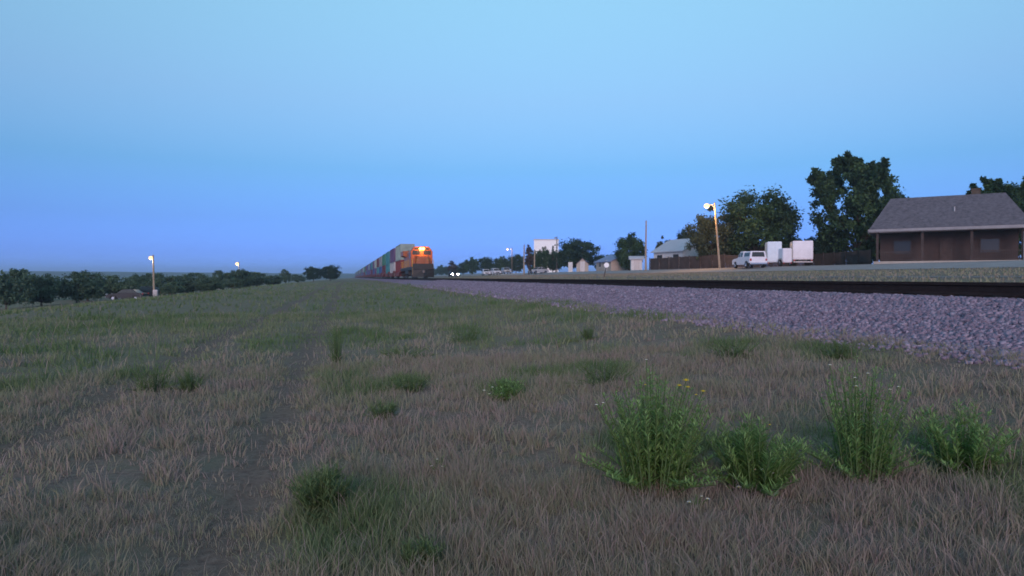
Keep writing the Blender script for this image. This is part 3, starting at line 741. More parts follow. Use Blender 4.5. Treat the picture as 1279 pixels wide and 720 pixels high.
# ------------------------------------------------------------------ vehicles
def wheel(parent, x, y, r, wd=.22):
    t = MB().cyl((x, y, r), r, wd, 'x', 22).mesh('tyre', .03)
    wh = link('wheel', t, M['tyre'], parent)
    MB().cyl((x, y, r), r * .58, wd + .02, 'x', 18).build('rim', M['chrome'], wh, .01)
def car(name, label, cat, loc, rz, body, prof, cabin, width, wheels, r=.36, group=None, bed=None, lights='clear_plastic', shell=None, side_windows=()):
    """prof: side outline (y, z) of the body; cabin: outline of the glazed upper part. Front is +y."""
    e = empty(name, label, cat, loc, rz, group)
    hw = width / 2
    b_ = MB().prism(prof, -hw, hw).build('body', M[body], e, .06)
    cv = []
    nn = len(cabin)
    zmin = min(z for _, z in cabin); zmax = max(z for _, z in cabin)
    def wx(z): return hw * (.96 - .16 * (z - zmin) / (zmax - zmin))
    cv = [(-wx(z), y, z) for y, z in cabin] + [(wx(z), y, z) for y, z in cabin]
    cb = MB().raw(cv, [tuple(range(nn))[::-1], tuple(range(nn, 2 * nn))] + [(i, (i + 1) % nn, nn + (i + 1) % nn, nn + i) for i in range(nn)]).build('cab', M[body], e, .05)
    # windows: a dark pane proud of the cab on each side, front and rear
    c0, c1, c2, c3 = cabin[0], cabin[1], cabin[2], cabin[3]     # rear-bottom, rear-top, front-top, front-bottom
    def lerp(a, b2, t): return tuple(a[i] + (b2[i] - a[i]) * t for i in range(2))
    lo, hi = .18, .84
    for sx in (-1, 1):
        q = [lerp(c0, c1, lo), lerp(c0, c1, hi), lerp(c3, c2, hi), lerp(c3, c2, lo)]
        q = [(a + (.12 if i < 2 else -.12), z) for i, (a, z) in enumerate(q)]
        ym = (q[0][0] + q[3][0]) / 2
        for quad in (((q[0]), q[1], (ym - .05, q[1][1]), (ym - .05, q[0][1])), ((ym + .05, q[0][1]), (ym + .05, q[1][1]), q[2], q[3])):
            MB().raw([(sx * (wx(z) + .004), a, z) for a, z in quad] + [(sx * (wx(z) - .03), a, z) for a, z in quad],
                     [(0, 1, 2, 3), (7, 6, 5, 4), (0, 4, 5, 1), (1, 5, 6, 2), (2, 6, 7, 3), (3, 7, 4, 0)]).build('side_window', M['glass'], e)
    for (p, q, s, nm) in ((c3, c2, 1, 'windshield'), (c0, c1, -1, 'rear_window')):
        a, d = lerp(p, q, .12), lerp(p, q, .88)
        MB().raw([(-wx(a[1]) + .1, a[0] + s * .012, a[1]), (wx(a[1]) - .1, a[0] + s * .012, a[1]), (wx(d[1]) - .1, d[0] + s * .012, d[1]), (-wx(d[1]) + .1, d[0] + s * .012, d[1])] +
                 [(-wx(a[1]) + .1, a[0] - s * .03, a[1]), (wx(a[1]) - .1, a[0] - s * .03, a[1]), (wx(d[1]) - .1, d[0] - s * .03, d[1]), (-wx(d[1]) + .1, d[0] - s * .03, d[1])],
                 [(0, 1, 2, 3), (7, 6, 5, 4), (0, 4, 5, 1), (1, 5, 6, 2), (2, 6, 7, 3), (3, 7, 4, 0)]).build(nm, M['glass'], e)
    yf = max(y for y, _ in prof); yr = min(y for y, _ in prof)
    for sx in (-1, 1):
        for yy in wheels: wheel(e, sx * (hw - .1), yy, r, .24)
        MB().box(sx * (hw - .28) - .2, sx * (hw - .28) + .2, yf - .05, yf + .02, .72, .9).build('headlight', M[lights], e, .02)
        MB().box(sx * (hw - .14) - .1, sx * (hw - .14) + .1, yr - .02, yr + .05, .75, 1.0).build('tail_light', M['red_plastic'], e, .02)
    MB().box(-hw + .05, hw - .05, yf, yf + .1, .4, .56).build('bumper', M['chrome'], e, .03)
    MB().box(-hw + .05, hw - .05, yr - .1, yr, .4, .56).build('bumper', M['chrome'], e, .03)
    MB().box(-.5, .5, yf - .02, yf + .015, .6, .88).build('grille', M['black_paint'], e)
    return e
PICK = [(-2.7, .5), (-2.7, 1.12), (-.55, 1.12), (1.1, 1.14), (2.45, 1.05), (2.7, .9), (2.7, .42), (2.2, .38), (2.1, .7), (1.35, .7), (1.25, .36), (-1.2, .36), (-1.3, .7), (-2.05, .7), (-2.15, .5)]
PCAB = [(-.6, 1.1), (-.5, 1.85), (.55, 1.85), (1.15, 1.1)]
SED = [(-2.2, .42), (-2.2, .92), (-1.5, .98), (1.0, .95), (2.1, .82), (2.25, .65), (2.25, .34), (1.75, .32), (1.65, .6), (1.05, .6), (.95, .3), (-.95, .3), (-1.05, .6), (-1.7, .6), (-1.8, .36)]
SCAB = [(-1.6, .94), (-.95, 1.42), (.35, 1.42), (1.0, .93)]
SUV = [(-2.3, .45), (-2.3, 1.1), (1.0, 1.08), (2.2, 1.0), (2.35, .8), (2.35, .4), (1.85, .36), (1.75, .66), (1.1, .66), (1.0, .34), (-1.0, .34), (-1.1, .66), (-1.75, .66), (-1.85, .4)]
VCAB = [(-2.25, 1.05), (-2.1, 1.75), (.45, 1.75), (1.1, 1.05)]
def place(px, depth, dz=.03):
    x, y = at(px, depth); return (x, y, gz(x, y) + dz)
pk = car('pickup_truck', 'white pickup with a dark windowed bed cover, parked across the road facing the street lamp', 'pickup', place(936, 74), R(-13), 'white_paint', PICK, PCAB, 1.95, (1.72, -1.68), .38)
sh = MB().raw([(-.9, -2.65, 1.125), (.9, -2.65, 1.125), (.9, -.7, 1.125), (-.9, -.7, 1.125), (-.78, -2.55, 1.8), (.78, -2.55, 1.8), (.78, -.72, 1.8), (-.78, -.72, 1.8)],
              [(3, 2, 1, 0), (4, 5, 6, 7), (0, 1, 5, 4), (1, 2, 6, 5), (2, 3, 7, 6), (3, 0, 4, 7)]).build('bed_cover', M['white_paint'], pk, .04)
for sx in (-1, 1):
    MB().raw([(sx * .895, -2.45, 1.25), (sx * .895, -.85, 1.25), (sx * .82, -.9, 1.65), (sx * .82, -2.4, 1.65), (sx * .82, -2.45, 1.25), (sx * .82, -.85, 1.25), (sx * .75, -.9, 1.65), (sx * .75, -2.4, 1.65)],
             [(0, 1, 2, 3), (7, 6, 5, 4), (0, 4, 5, 1), (1, 5, 6, 2), (2, 6, 7, 3), (3, 7, 4, 0)]).build('side_window', M['glass'], sh)
MB().raw([(-.7, -2.655, 1.2), (.7, -2.655, 1.2), (.62, -2.575, 1.7), (-.62, -2.575, 1.7), (-.7, -2.6, 1.2), (.7, -2.6, 1.2), (.62, -2.52, 1.7), (-.62, -2.52, 1.7)],
         [(0, 1, 2, 3), (7, 6, 5, 4), (0, 4, 5, 1), (1, 5, 6, 2), (2, 6, 7, 3), (3, 7, 4, 0)]).build('rear_window', M['glass'], sh)

def trailer(px, depth, L, W, z0, z1, mname, label, rz):
    e = empty('cargo_trailer', label, 'trailer', place(px, depth), rz)
    b_ = MB().box(-W / 2, W / 2, -L / 2, L / 2, z0, z1).build('box', M[mname], e, .06)
    for sx in (-1, 1):
        MB().box(sx * W / 4 - W / 4 + .06, sx * W / 4 + W / 4 - .06, -L / 2 - .03, -L / 2 + .02, z0 + .1, z1 - .1).build('rear_door', M[mname], e, .015)
        wheel(e, sx * (W / 2 + .06), -.1, .36, .2)
        fd = MB().tube([(sx * (W / 2 + .08), -.6, .5), (sx * (W / 2 + .08), -.42, .82), (sx * (W / 2 + .08), .22, .82), (sx * (W / 2 + .08), .4, .5)], .05, 6).build('fender', M['galv'], e)
        MB().box(sx * (W / 2 - .1) - .06, sx * (W / 2 - .1) + .06, -L / 2 - .045, -L / 2 - .005, z0 - .12, z0 + .0).build('tail_light', M['red_plastic'], e)
    MB().tube([(-W / 2 + .1, L / 2, z0), (0, L / 2 + 1.1, z0), (W / 2 - .1, L / 2, z0)], .05, 6).tube([(0, L / 2 + .9, 0), (0, L / 2 + .9, z0 + .3)], .04, 6).build('drawbar', M['steel'], e)
    return e
trailer(966, 75, 2.6, 1.5, .45, 2.75, 'pale_blue_paint', 'tall narrow pale bluish trailer behind the white pickup', R(-29))
trailer(981, 73, 1.2, 1.0, .4, 1.95, 'white_paint', 'low small white trailer squeezed between the bluish trailer and the box truck', R(-14))
def box_truck(px, depth, label, rz):
    e = empty('box_truck', label, 'truck', place(px, depth), rz)
    MB().box(-.45, .45, -2.2, 2.6, .55, .75).build('chassis', M['black_paint'], e)
    bx = MB().box(-1.05, 1.05, -2.4, .9, .75, 2.85).build('cargo_box', M['white_paint'], e, .05)
    MB().box(-.95, .95, -2.43, -2.38, .85, 2.72).build('rear_door', M['white_paint'], e, .02)
    MB().prism([(.98, .55), (2.9, .55), (2.95, 1.15), (2.1, 1.3), (1.65, 2.0), (.98, 2.05)], -.95, .95).build('cab', M['white_paint'], e, .06)
    MB().raw([(-.82, 2.105, 1.36), (.82, 2.105, 1.36), (.74, 1.725, 1.93), (-.74, 1.725, 1.93), (-.82, 2.0, 1.36), (.82, 2.0, 1.36), (.74, 1.6, 1.93), (-.74, 1.6, 1.93)],
             [(0, 1, 2, 3), (7, 6, 5, 4), (0, 4, 5, 1), (1, 5, 6, 2), (2, 6, 7, 3), (3, 7, 4, 0)]).build('windshield', M['glass'], e)
    for sx in (-1, 1):
        MB().box(sx * .945 - .015, sx * .945 + .015, 1.1, 1.75, 1.35, 1.85).build('side_window', M['glass'], e)
        MB().box(sx * .7 - .15, sx * .7 + .15, 2.9, 2.97, .8, .98).build('headlight', M['clear_plastic'], e)
        MB().box(sx * .9 - .08, sx * .9 + .08, -2.45, -2.41, .6, .74).build('tail_light', M['red_plastic'], e)
        wheel(e, sx * .85, 2.15, .4, .25); wheel(e, sx * .8, -1.3, .4, .4)
    MB().box(-1.0, 1.0, -2.55, -2.45, .42, .55).build('bumper', M['galv'], e)
    return e
box_truck(1000, 77, 'white box truck with a tall bright cargo body, under the tall spiky tree', R(-31))

car('pickup_truck', 'dark oncoming pickup with both headlights lit, between the locomotive and the street trees', 'pickup', place(567, 172), R(180 + 1), 'dark_car', PICK, PCAB, 1.95, (1.72, -1.68), .38, lights='headlamp_white')
car('parked_car', 'white parked car nearest the lit pickup, below the street trees', 'car', place(607.5, 186), R(176), 'white_paint', SUV, VCAB, 1.9, (1.42, -1.42), .36, 'cars parked along the street')
car('parked_car', 'white parked car beside another white one, next to the darker grey car', 'car', place(619.5, 184), R(183), 'white_paint', SUV, VCAB, 1.9, (1.42, -1.42), .36, 'cars parked along the street')
car('parked_car', 'dull grey parked car just past the two white cars below the trees', 'car', place(632.5, 186), R(180), 'grey_car', SUV, VCAB, 1.9, (1.42, -1.42), .36, 'cars parked along the street')
car('parked_car', 'pale silver car parked at the foot of the narrow brownish tree and its poles', 'car', place(673, 148), R(110), 'grey_car', SED, SCAB, 1.8, (1.35, -1.37), .33, 'cars parked along the street')
car('parked_car', 'dark car with a pale roof by the pole of the lamp at the hedge', 'car', place(178, 98), R(70), 'dark_car', SUV, VCAB, 1.9, (1.42, -1.42), .36, 'cars by the hedge lamp')
car('parked_car', 'dark low car parked in front, down the slope, in the grass at the field edge', 'car', place(160, 84), R(80), 'dark_car', SED, SCAB, 1.8, (1.35, -1.37), .33, 'cars by the hedge lamp')
x, y = at(194.5, 89); ub = empty('utility_box', 'pale grey meter box at the foot of the hedge lamp pole', 'utility box', (x, y, zat(373, 89) - .2))
MB().box(-.28, .28, -.2, .2, 0, 1.35).build('cabinet', M['galv'], ub, .03); MB().box(-.24, .24, -.23, -.19, .15, 1.2).build('door', M['galv'], ub, .01)

# ------------------------------------------------------------------ buildings, fence, small street things
def house(px, depth, W, D, wall_h, roof_h, wall_m, roof_m, label, rz, name='house', over=.4, gable_x=True, windows=(), door=None, z=None, name_cat='house'):
    """W along local x, D along local y; the ridge runs along x when gable_x."""
    x, y = at(px, depth); z = gz(x, y) if z is None else z
    e = empty(name, label, name_cat, (x, y, z - .1), rz)
    a = W / 2 if not gable_x else D / 2
    if gable_x: MB().prism([(-D / 2, 0), (D / 2, 0), (D / 2, wall_h), (0, wall_h + roof_h), (-D / 2, wall_h)], -W / 2, W / 2, 'x').build('wall', M[wall_m], e)
    else: MB().prism([(-W / 2, 0), (W / 2, 0), (W / 2, wall_h), (0, wall_h + roof_h), (-W / 2, wall_h)], -D / 2, D / 2, 'y').build('wall', M[wall_m], e)
    k = over * roof_h / a; th = .14
    o_ = [(-a - over, wall_h - k + .02), (0, wall_h + roof_h + .02), (a + over, wall_h - k + .02), (a + over, wall_h - k + .02 + th), (0, wall_h + roof_h + .02 + th), (-a - over, wall_h - k + .02 + th)]
    L = (W if gable_x else D) / 2 + over
    MB().prism(o_, -L, L, 'x' if gable_x else 'y').build('roof', M[roof_m], e)
    for (side, u, z0, ww, hh) in windows:
        fr, gl = MB(), MB()
        if side == 'f': fr.box(u - ww / 2 - .08, u + ww / 2 + .08, -D / 2 - .05, -D / 2 + .02, z0 - .08, z0 + hh + .08); gl.box(u - ww / 2, u + ww / 2, -D / 2 - .065, -D / 2, z0, z0 + hh)
        else: fr.box(-W / 2 - .05, -W / 2 + .02, u - ww / 2 - .08, u + ww / 2 + .08, z0 - .08, z0 + hh + .08); gl.box(-W / 2 - .065, -W / 2, u - ww / 2, u + ww / 2, z0, z0 + hh)
        f_ = fr.build('window', M['trim_pale'], e); gl.build('pane', M['glass'], f_)
    if door:
        side, u = door
        d_ = MB().box(u - .48, u + .48, -D / 2 - .06, -D / 2 + .02, .1, 2.15) if side == 'f' else MB().box(-W / 2 - .06, -W / 2 + .02, u - .48, u + .48, .1, 2.15)
        d_.build('door', M['trim_pale'], e)
    return e
RF = R(-60)   # houses turn their front to the street and the camera
house(856, 108, 7.2, 7, 2.9, 1.9, 'siding_white', 'roof_pale', 'white walled house with a pale roof behind the brown fence', R(-78), windows=(('f', -2, 1.1, 1.3, 1.2), ('f', 2, 1.1, 1.3, 1.2), ('s', 0, 1.1, 1.2, 1.2)), door=('f', 0), z=2.6)
house(772, 128, 7, 6, 1.9, 1.3, 'siding_tan', 'roof_blue', 'blue roofed low house under the rounded green tree', R(-88), windows=(('f', -1.5, .9, 1.1, .9),), door=('f', 1.2))
house(728, 136, 2.4, 3.0, 1.6, 1.1, 'siding_tan', 'roof_grey', 'little pale gabled shed at the foot of the large dense tree', R(-20), 'shed', .2, False, (), ('f', 0), name_cat='shed')
house(795, 116, 1.9, 1.9, 2.1, .35, 'siding_white', 'roof_pale', 'tiny pale flat topped hut beside the wooden utility pole', R(-20), 'shed', .35, True, (), ('f', 0), name_cat='shed')
mat('fascia_grey', (.30, .28, .29), .7, .25, 2)
mat('white_metal', (.88, .88, .88), .5, .04, .6)
wb = empty('warehouse', 'big bright white building rising behind the street trees', 'building', (*at(683, 260), gz(*at(683, 260)) - .2), R(-18))
MB().box(-4.7, 4.7, -5, 5, 0, 13.2).build('wall', M['white_metal'], wb); MB().box(-4.9, 4.9, -5.2, 5.2, 13.2, 13.6).build('roof', M['trim_pale'], wb)
for q in (-3, 0, 3):
    f_ = MB().box(q - .6, q + .6, -5.06, -4.98, 7.5, 9).build('window', M['trim_pale'], wb); MB().box(q - .5, q + .5, -5.08, -5.0, 7.6, 8.9).build('pane', M['glass'], f_)
# porch house at the right
hx, hy = at(1181, 62); hz_ = gz(hx, hy)
ph = empty('house', 'brown house with hipped grey roof and porch shade put into its wall colour beside the tall spiky tree', 'house', (hx, hy, hz_ - .1), R(-46))
MB().box(-5.2, 5.2, -2.6, 5.4, 0, 3.0).build('wall', M['siding_porch_shade'], ph)  # walls coloured darker to carry the deep shade under the porch
MB().raw([(-6, -5.2, 2.95), (6, -5.2, 2.95), (6, 6.2, 2.95), (-6, 6.2, 2.95), (-6, -5.2, 3.15), (6, -5.2, 3.15), (6, 6.2, 3.15), (-6, 6.2, 3.15), (-4.5, .5, 6.5), (4.5, .5, 6.5)],
         [(3, 2, 1, 0), (0, 1, 5, 4), (1, 2, 6, 5), (2, 3, 7, 6), (3, 0, 4, 7), (4, 5, 9, 8), (5, 6, 9), (6, 7, 8, 9), (7, 4, 8)]).build('roof', M['roof_grey'], ph)
MB().box(-6.04, 6.04, -5.25, -5.18, 2.9, 3.2).box(-6.06, -5.98, -5.18, 6.2, 2.9, 3.2).build('fascia', M['fascia_grey'], ph)
MB().box(-5.6, 5.6, -4.9, -2.62, 0, .3).build('porch_floor', M['siding_tan'], ph)
for q in (-5.3, -1.8, 1.8, 5.3): MB().box(q - .1, q + .1, -4.85, -4.65, .3, 2.94).build('post', M['fence_wood'], ph)
for q in (-3.4, 3.2):
    f_ = MB().box(q - .75, q + .75, -2.66, -2.58, .95, 2.3).build('window', M['fence_wood'], ph); MB().box(q - .65, q + .65, -2.68, -2.6, 1.05, 2.2).build('pane', M['glass'], f_)
d_ = MB().box(-.5, .5, -2.67, -2.58, .3, 2.4).build('door', M['fence_wood'], ph); MB().ball((.38, -2.72, 1.3), .05, 8, 6).build('handle', M['chrome'], d_)
MB().box(2.0, 2.7, 1.2, 1.9, 4.8, 7.0).box(1.93, 2.77, 1.13, 1.97, 7.0, 7.1).build('chimney', M['bark'], ph)
for q0, q1 in ((-5.2, -1.9), (1.9, 5.2)):
    rl = MB().box(q0, q1, -4.79, -4.72, 1.1, 1.17).box(q0, q1, -4.78, -4.73, .42, .47)
    for q in np.arange(q0 + .15, q1, .16): rl.box(q - .015, q + .015, -4.77, -4.74, .47, 1.1)
    rl.build('railing', M['fence_wood'], ph)
for q, yy in ((-2.2, -1.6), (.6, -2.4)): MB().cyl((q, yy, 4.75), .06, .9, 'z', 8).build('vent_pipe', M['galv'], ph)
MB().tube([(-6.0, -5.32, 3.02), (6.0, -5.32, 2.98)], .07, 8).tube([(5.9, -5.3, 2.95), (5.35, -4.95, 2.6), (5.35, -4.95, .1)], .04, 8).build('gutter', M['fascia_grey'], ph)

def fence(px0, d0, px1, d1, h, label):
    x0, y0 = at(px0, d0); x1, y1 = at(px1, d1); L = math.hypot(x1 - x0, y1 - y0)
    e = empty('wooden_fence', label, 'fence', (x0, y0, gz(x0, y0) - .05), math.atan2(y1 - y0, x1 - x0))
    nseg = max(2, round(L / 2.6)); s = L / nseg
    z1 = gz(x1, y1) - gz(x0, y0)
    for i in range(nseg + 1):
        MB().box(i * s - .06, i * s + .06, -.06, .06, -.3, h + .1 + z1 * i / nseg).build('post', M['fence_wood'], e)
    for i in range(nseg):
        mb = MB(); nb = 15
        for k in range(nb):
            a = i * s + .08 + (s - .16) * k / nb; bw = (s - .16) / nb - .012; hh = h + random.uniform(-.04, .04) + z1 * i / nseg
            mb.box(a, a + bw, .065, .09, .04, hh)
        mb.box(i * s + .06, i * s + s - .06, .02, .064, .4, .5).box(i * s + .06, i * s + s - .06, .02, .064, h - .45, h - .35)
        mb.build('board_panel', M['fence_wood'], e)
    return e
fence(812, 104, 905, 87, 1.85, 'dark brown board fence behind the glowing street lamp, in front of the pale house')
fence(1016, 83, 1088, 70, 1.7, 'dark brown board fence under the tall spiky tree, between box truck and porch house')
fence(906, 89, 1015, 85, 1.8, 'dark brown board fence running behind the white pickup and the trailers')

def marker(px, depth, hgt, label, lean=0, disc=.22, dark=True):
    x, y = at(px, depth); e = empty('marker_sign', label, 'sign', (x, y, gz(x, y) - .05), R(-YAW - 10))
    MB().tube([(0, 0, -.2), (lean, 0, hgt)], .05 if dark else .03, 8).build('post', M['pole_dark' if dark else 'galv'], e)
    MB().cyl((lean, -.07, hgt + .05), disc, .04, 'y', 20).build('sign_plate', M['white_sign'], e)
    return e
marker(754, 66, 1.25, 'round white sign on a dark leaning post on the grass bank beyond the track', .32, .25)
e = empty('track_marker', 'small white topped marker stake just beyond the rails', 'marker', (*at(894, 28.5), gz(*at(894, 28.5)) - .05), R(-YAW - 10))
MB().box(-.02, .02, -.015, .015, -.2, .42).build('stake', M['galv'], e); MB().raw([(-.1, -.02, .52), (.1, -.02, .52), (.03, -.02, .38), (-.03, -.02, .38), (-.1, .02, .52), (.1, .02, .52), (.03, .02, .38), (-.03, .02, .38)],
    [(0, 1, 2, 3), (7, 6, 5, 4), (0, 4, 5, 1), (1, 5, 6, 2), (2, 6, 7, 3), (3, 7, 4, 0)]).build('reflector', M['white_sign'], e)
e = empty('utility_box', 'white upright cabinet at the roadside left of the little gabled shed', 'utility box', (*at(713, 138), gz(*at(713, 138)) - .05), R(-20))
MB().box(-.45, .45, -.35, .35, 0, 2.1).build('cabinet', M['siding_white'], e, .03); MB().box(-.38, .38, -.38, -.34, .2, 1.95).build('door', M['siding_white'], e, .01)

# ------------------------------------------------------------------ the air: thin blue dawn haze
hz = MB().box(-3200, 3200, -120, 3700, -16, 45).build('haze', None)
props(hz, 'thin pale blue dawn haze lying over the whole field and street', 'haze', None, 'stuff')
hm_ = bpy.data.materials.new('haze'); hm_.use_nodes = True; n = hm_.node_tree; n.nodes.clear()
ho = n.nodes.new('ShaderNodeOutputMaterial'); pv = n.nodes.new('ShaderNodeVolumePrincipled')
pv.inputs['Color'].default_value = (.80, .90, 1, 1); pv.inputs['Density'].default_value = .00042; pv.inputs['Anisotropy'].default_value = .3
n.links.new(pv.outputs[0], ho.inputs['Volume']); hz.data.materials.append(hm_)

# ------------------------------------------------------------------ grass
def blades(X, Y, hgt, wid, tint, out_=None):
    N = len(X); Z = ground_z(X, Y)
    a = rng.random(N) * 2 * np.pi; ca, sa = np.cos(a), np.sin(a)
    ln = hgt * (.15 + .85 * rng.random(N)); b2 = (rng.random(N) * 2 * np.pi) if out_ is None else out_ + rng.normal(size=N) * .9; lx, ly = np.cos(b2) * ln, np.sin(b2) * ln
    flat = rng.random(N) < .12                        # bent, matted stems
    ln = np.where(flat, hgt * 1.5, ln); hgt = np.where(flat, hgt * .35, hgt); lx, ly = np.cos(b2) * ln, np.sin(b2) * ln
    B = np.stack((X, Y, Z - .01), 1); side = np.stack((ca * wid, sa * wid, np.zeros(N)), 1)
    mid_ = B + np.stack((lx * .3, ly * .3, hgt * .6), 1); tip = B + np.stack((lx, ly, hgt), 1)
    V = np.stack((B - side, B + side, mid_ + side * .75, mid_ - side * .75, tip), 1).reshape(-1, 3)
    o = 5 * np.arange(N)[:, None]
    Fq = np.concatenate((o + np.array([0, 1, 2, 3]), o + np.array([3, 2, 4])), 1).ravel()
    return V, Fq, np.tile([4, 3], N), np.repeat(tint, 5)
def wedge(N, r0, r1, pw=1.0):
    r = np.sqrt(r0 ** 2 + (r1 ** 2 - r0 ** 2) * rng.random(N)) if pw == 1 else r0 + (r1 - r0) * rng.random(N) ** pw
    th = R(YAW - 8) + (rng.random(N) - .5) * 2 * R(58)
    return r * np.sin(th), r * np.cos(th), r
parts_ = []
for N, r0, r1, hm_, wm, per in ((175000, .9, 4, .085, .0016, 16), (145000, 4, 9, .095, .0028, 14), (92000, 9, 22, .11, .006, 8), (60000, 22, 60, .13, .014, 4), (26000, 60, 150, .16, .04, 2)):
    cx, cy, r = wedge(N // per, r0, r1)
    ang = rng.random(len(cx)); siz = .5 + .9 * rng.random(len(cx)) ** 2
    dens = fbm(cx * 3.1, cy * 3.1, 51, 3); rm = rut_mask(cx, cy); g = green_mask(cx, cy)
    keep = (rng.random(len(cx)) < smooth(.28, .55, dens) * (1 - .75 * rm) + .26 * (1 - .72 * rm) + .06 + .5 * g * (1 - rm)) & (cx < 6.2) & (cx > -24)
    cx, cy, r, dens, g, siz, ang, rm = (q[keep] for q in (cx, cy, r, dens, g, siz, ang, rm))
    T = len(cx); N = T * per
    rep_ = lambda q: np.repeat(q, per)
    rad = rep_(.022 + .012 * r * (per > 4)) * rep_(siz); aa = rng.random(N) * 6.283; rr = rad * np.sqrt(rng.random(N))
    X, Y = rep_(cx) + rr * np.cos(aa), rep_(cy) + rr * np.sin(aa)
    G = rep_(g); D = rep_(dens)
    h = hm_ * (.35 + .8 * rng.random(N)) * (.5 + .9 * D) * rep_(.6 + .6 * siz) * (1 + .4 * smooth(.4, .8, G)) * (1 - .45 * rep_(rm))
    stalk = rng.random(N) < .035                     # a few taller dry seed stalks
    h = np.where(stalk, h * 1.7 + .02, h)
    t0 = .05 + rep_(.22 * rng.random(T)) + .16 * rng.random(N) + .20 * fbm(X * .8, Y * .8, 61) + .80 * smooth(.12, .85, G + .4 * (fbm(X * 1.5, Y * 1.5, 71) - .5))
    tint = np.clip(np.where(stalk, .18 * rng.random(N) + .12, t0), 0, 1)
    parts_.append(blades(X, Y, h, wm * np.where(stalk, .7, .7 + .8 * rng.random(N)), tint, aa))
off = 0; Vs, Fs, Ls, Ts = [], [], [], []
for V, Fq, L, T in parts_:
    Vs.append(V); Fs.append(Fq + off); Ls.append(L); Ts.append(T); off += len(V)
props(link('grass', np_mesh('grass', np.concatenate(Vs), np.concatenate(Fs), np.concatenate(Ls), {'tint': np.concatenate(Ts)}), M['blade']),
      'short dry mauve and green grass covering the field', 'grass', None, 'stuff')
# grass on the bank beyond the track
N = 30000
X = 16 + 21.5 * rng.random(N); Y = 6 + 150 * rng.random(N) ** 1.5; kk = (X < 24.4) | (X > 28.2); X, Y = X[kk], Y[kk]; N = len(X)
V, Fq, L, T = blades(X, Y, (.08 + .08 * rng.random(N)), .02 + .02 * rng.random(N), np.clip(.05 + .25 * rng.random(N) + .35 * fbm(X * .15, Y * .05, 5), 0, 1))
props(link('grass', np_mesh('bank_grass', V, Fq, L, {'tint': T}), M['blade']), 'dull olive grass on the bank between the track and the street', 'grass', None, 'stuff')

# ------------------------------------------------------------------ weeds and flowers
def weed_mesh(seed, W, Hh, n_stem, per, leaf, lw=.09):
    """Upright stems set with many narrow pointed leaves."""
    rg = np.random.default_rng(seed); Vs, Ts = [], []; sv = MB(); tips = []
    for i in range(n_stem):
        a = rg.random() * 6.283; rr = W * .5 * rg.random() ** .6
        bx, by = rr * .45 * math.cos(a), rr * .45 * math.sin(a); tx, ty = rr * 1.05 * math.cos(a), rr * 1.05 * math.sin(a)
        low = i % 4 == 3
        if low: tx, ty = tx * 1.5, ty * 1.5
        h = (.32 if low else 1) * Hh * (1 - (.2 if low else .30) * (rr / (W * .5)) ** 1.5) * (.74 + .36 * rg.random())
        sv.tube([(bx, by, -.03), ((bx * .6 + tx * .4), (by * .6 + ty * .4), h * .55), (tx, ty, h)], [.004, .003, .0015], 4, False)
        tips.append((tx, ty, h))
        t = rg.random(per) ** .8 * .95 + .05
        P = np.stack((bx + (tx - bx) * t ** 1.4, by + (ty - by) * t ** 1.4, h * t), 1)
        an = rg.random(per) * 6.283; up = .55 + .7 * rg.random(per)
        d = np.stack((np.cos(an), np.sin(an), up), 1); d /= np.linalg.norm(d, axis=1)[:, None]
        sd = np.stack((-np.sin(an), np.cos(an), np.zeros(per)), 1)
        L = leaf * (1.15 - .6 * t) * (.7 + .6 * rg.random(per)); L = L[:, None]
        dn = np.stack((np.zeros(per), np.zeros(per), -np.ones(per)), 1)
        Vs.append(np.stack((P, P + d * L * .45 + sd * L * lw, P + d * L + dn * L * .12, P + d * L * .45 - sd * L * lw), 1).reshape(-1, 3))
        Ts.append(np.repeat(np.clip(.15 + .5 * t + .35 * rg.random(per), 0, 1), 4))
    V = np.concatenate(Vs); T = np.concatenate(Ts); N = len(V) // 4
    return np_mesh('foliage', V, np.arange(4 * N), np.full(N, 4), {'tint': T}), sv.mesh('stem'), tips
def petals(mb, c, r, n=8, tilt=.3):
    for k in range(n):
        a = 6.283 * k / n + random.uniform(-.15, .15); d = Vector((math.cos(a), math.sin(a), tilt)); s = Vector((-math.sin(a), math.cos(a), 0))
        c0 = Vector(c); mb.raw([c0, c0 + d * r * .55 + s * r * .28, c0 + d * r, c0 + d * r * .55 - s * r * .28], [(0, 1, 2, 3)])
def flower(parent, c, r, pm_, stem_from=None):
    mb = MB(); petals(mb, c, r, 9, .25); petals(mb, (c[0], c[1], c[2] + r * .15), r * .7, 7, .5)
    f_ = mb.build('flower', M[pm_], parent)
    MB().ball((c[0], c[1], c[2] + r * .15), r * .28, 8, 5, (1, 1, .6)).build('flower_centre', M['petal_yellow'], f_)
    if stem_from: MB().tube([stem_from, ((stem_from[0] * .4 + c[0] * .6), (stem_from[1] * .4 + c[1] * .6), (stem_from[2] + c[2]) / 2 + .01), c], .002, 4, False).build('stem', M['stem'], f_)
mat('stem', (.09, .15, .05), .8, .2, 20)
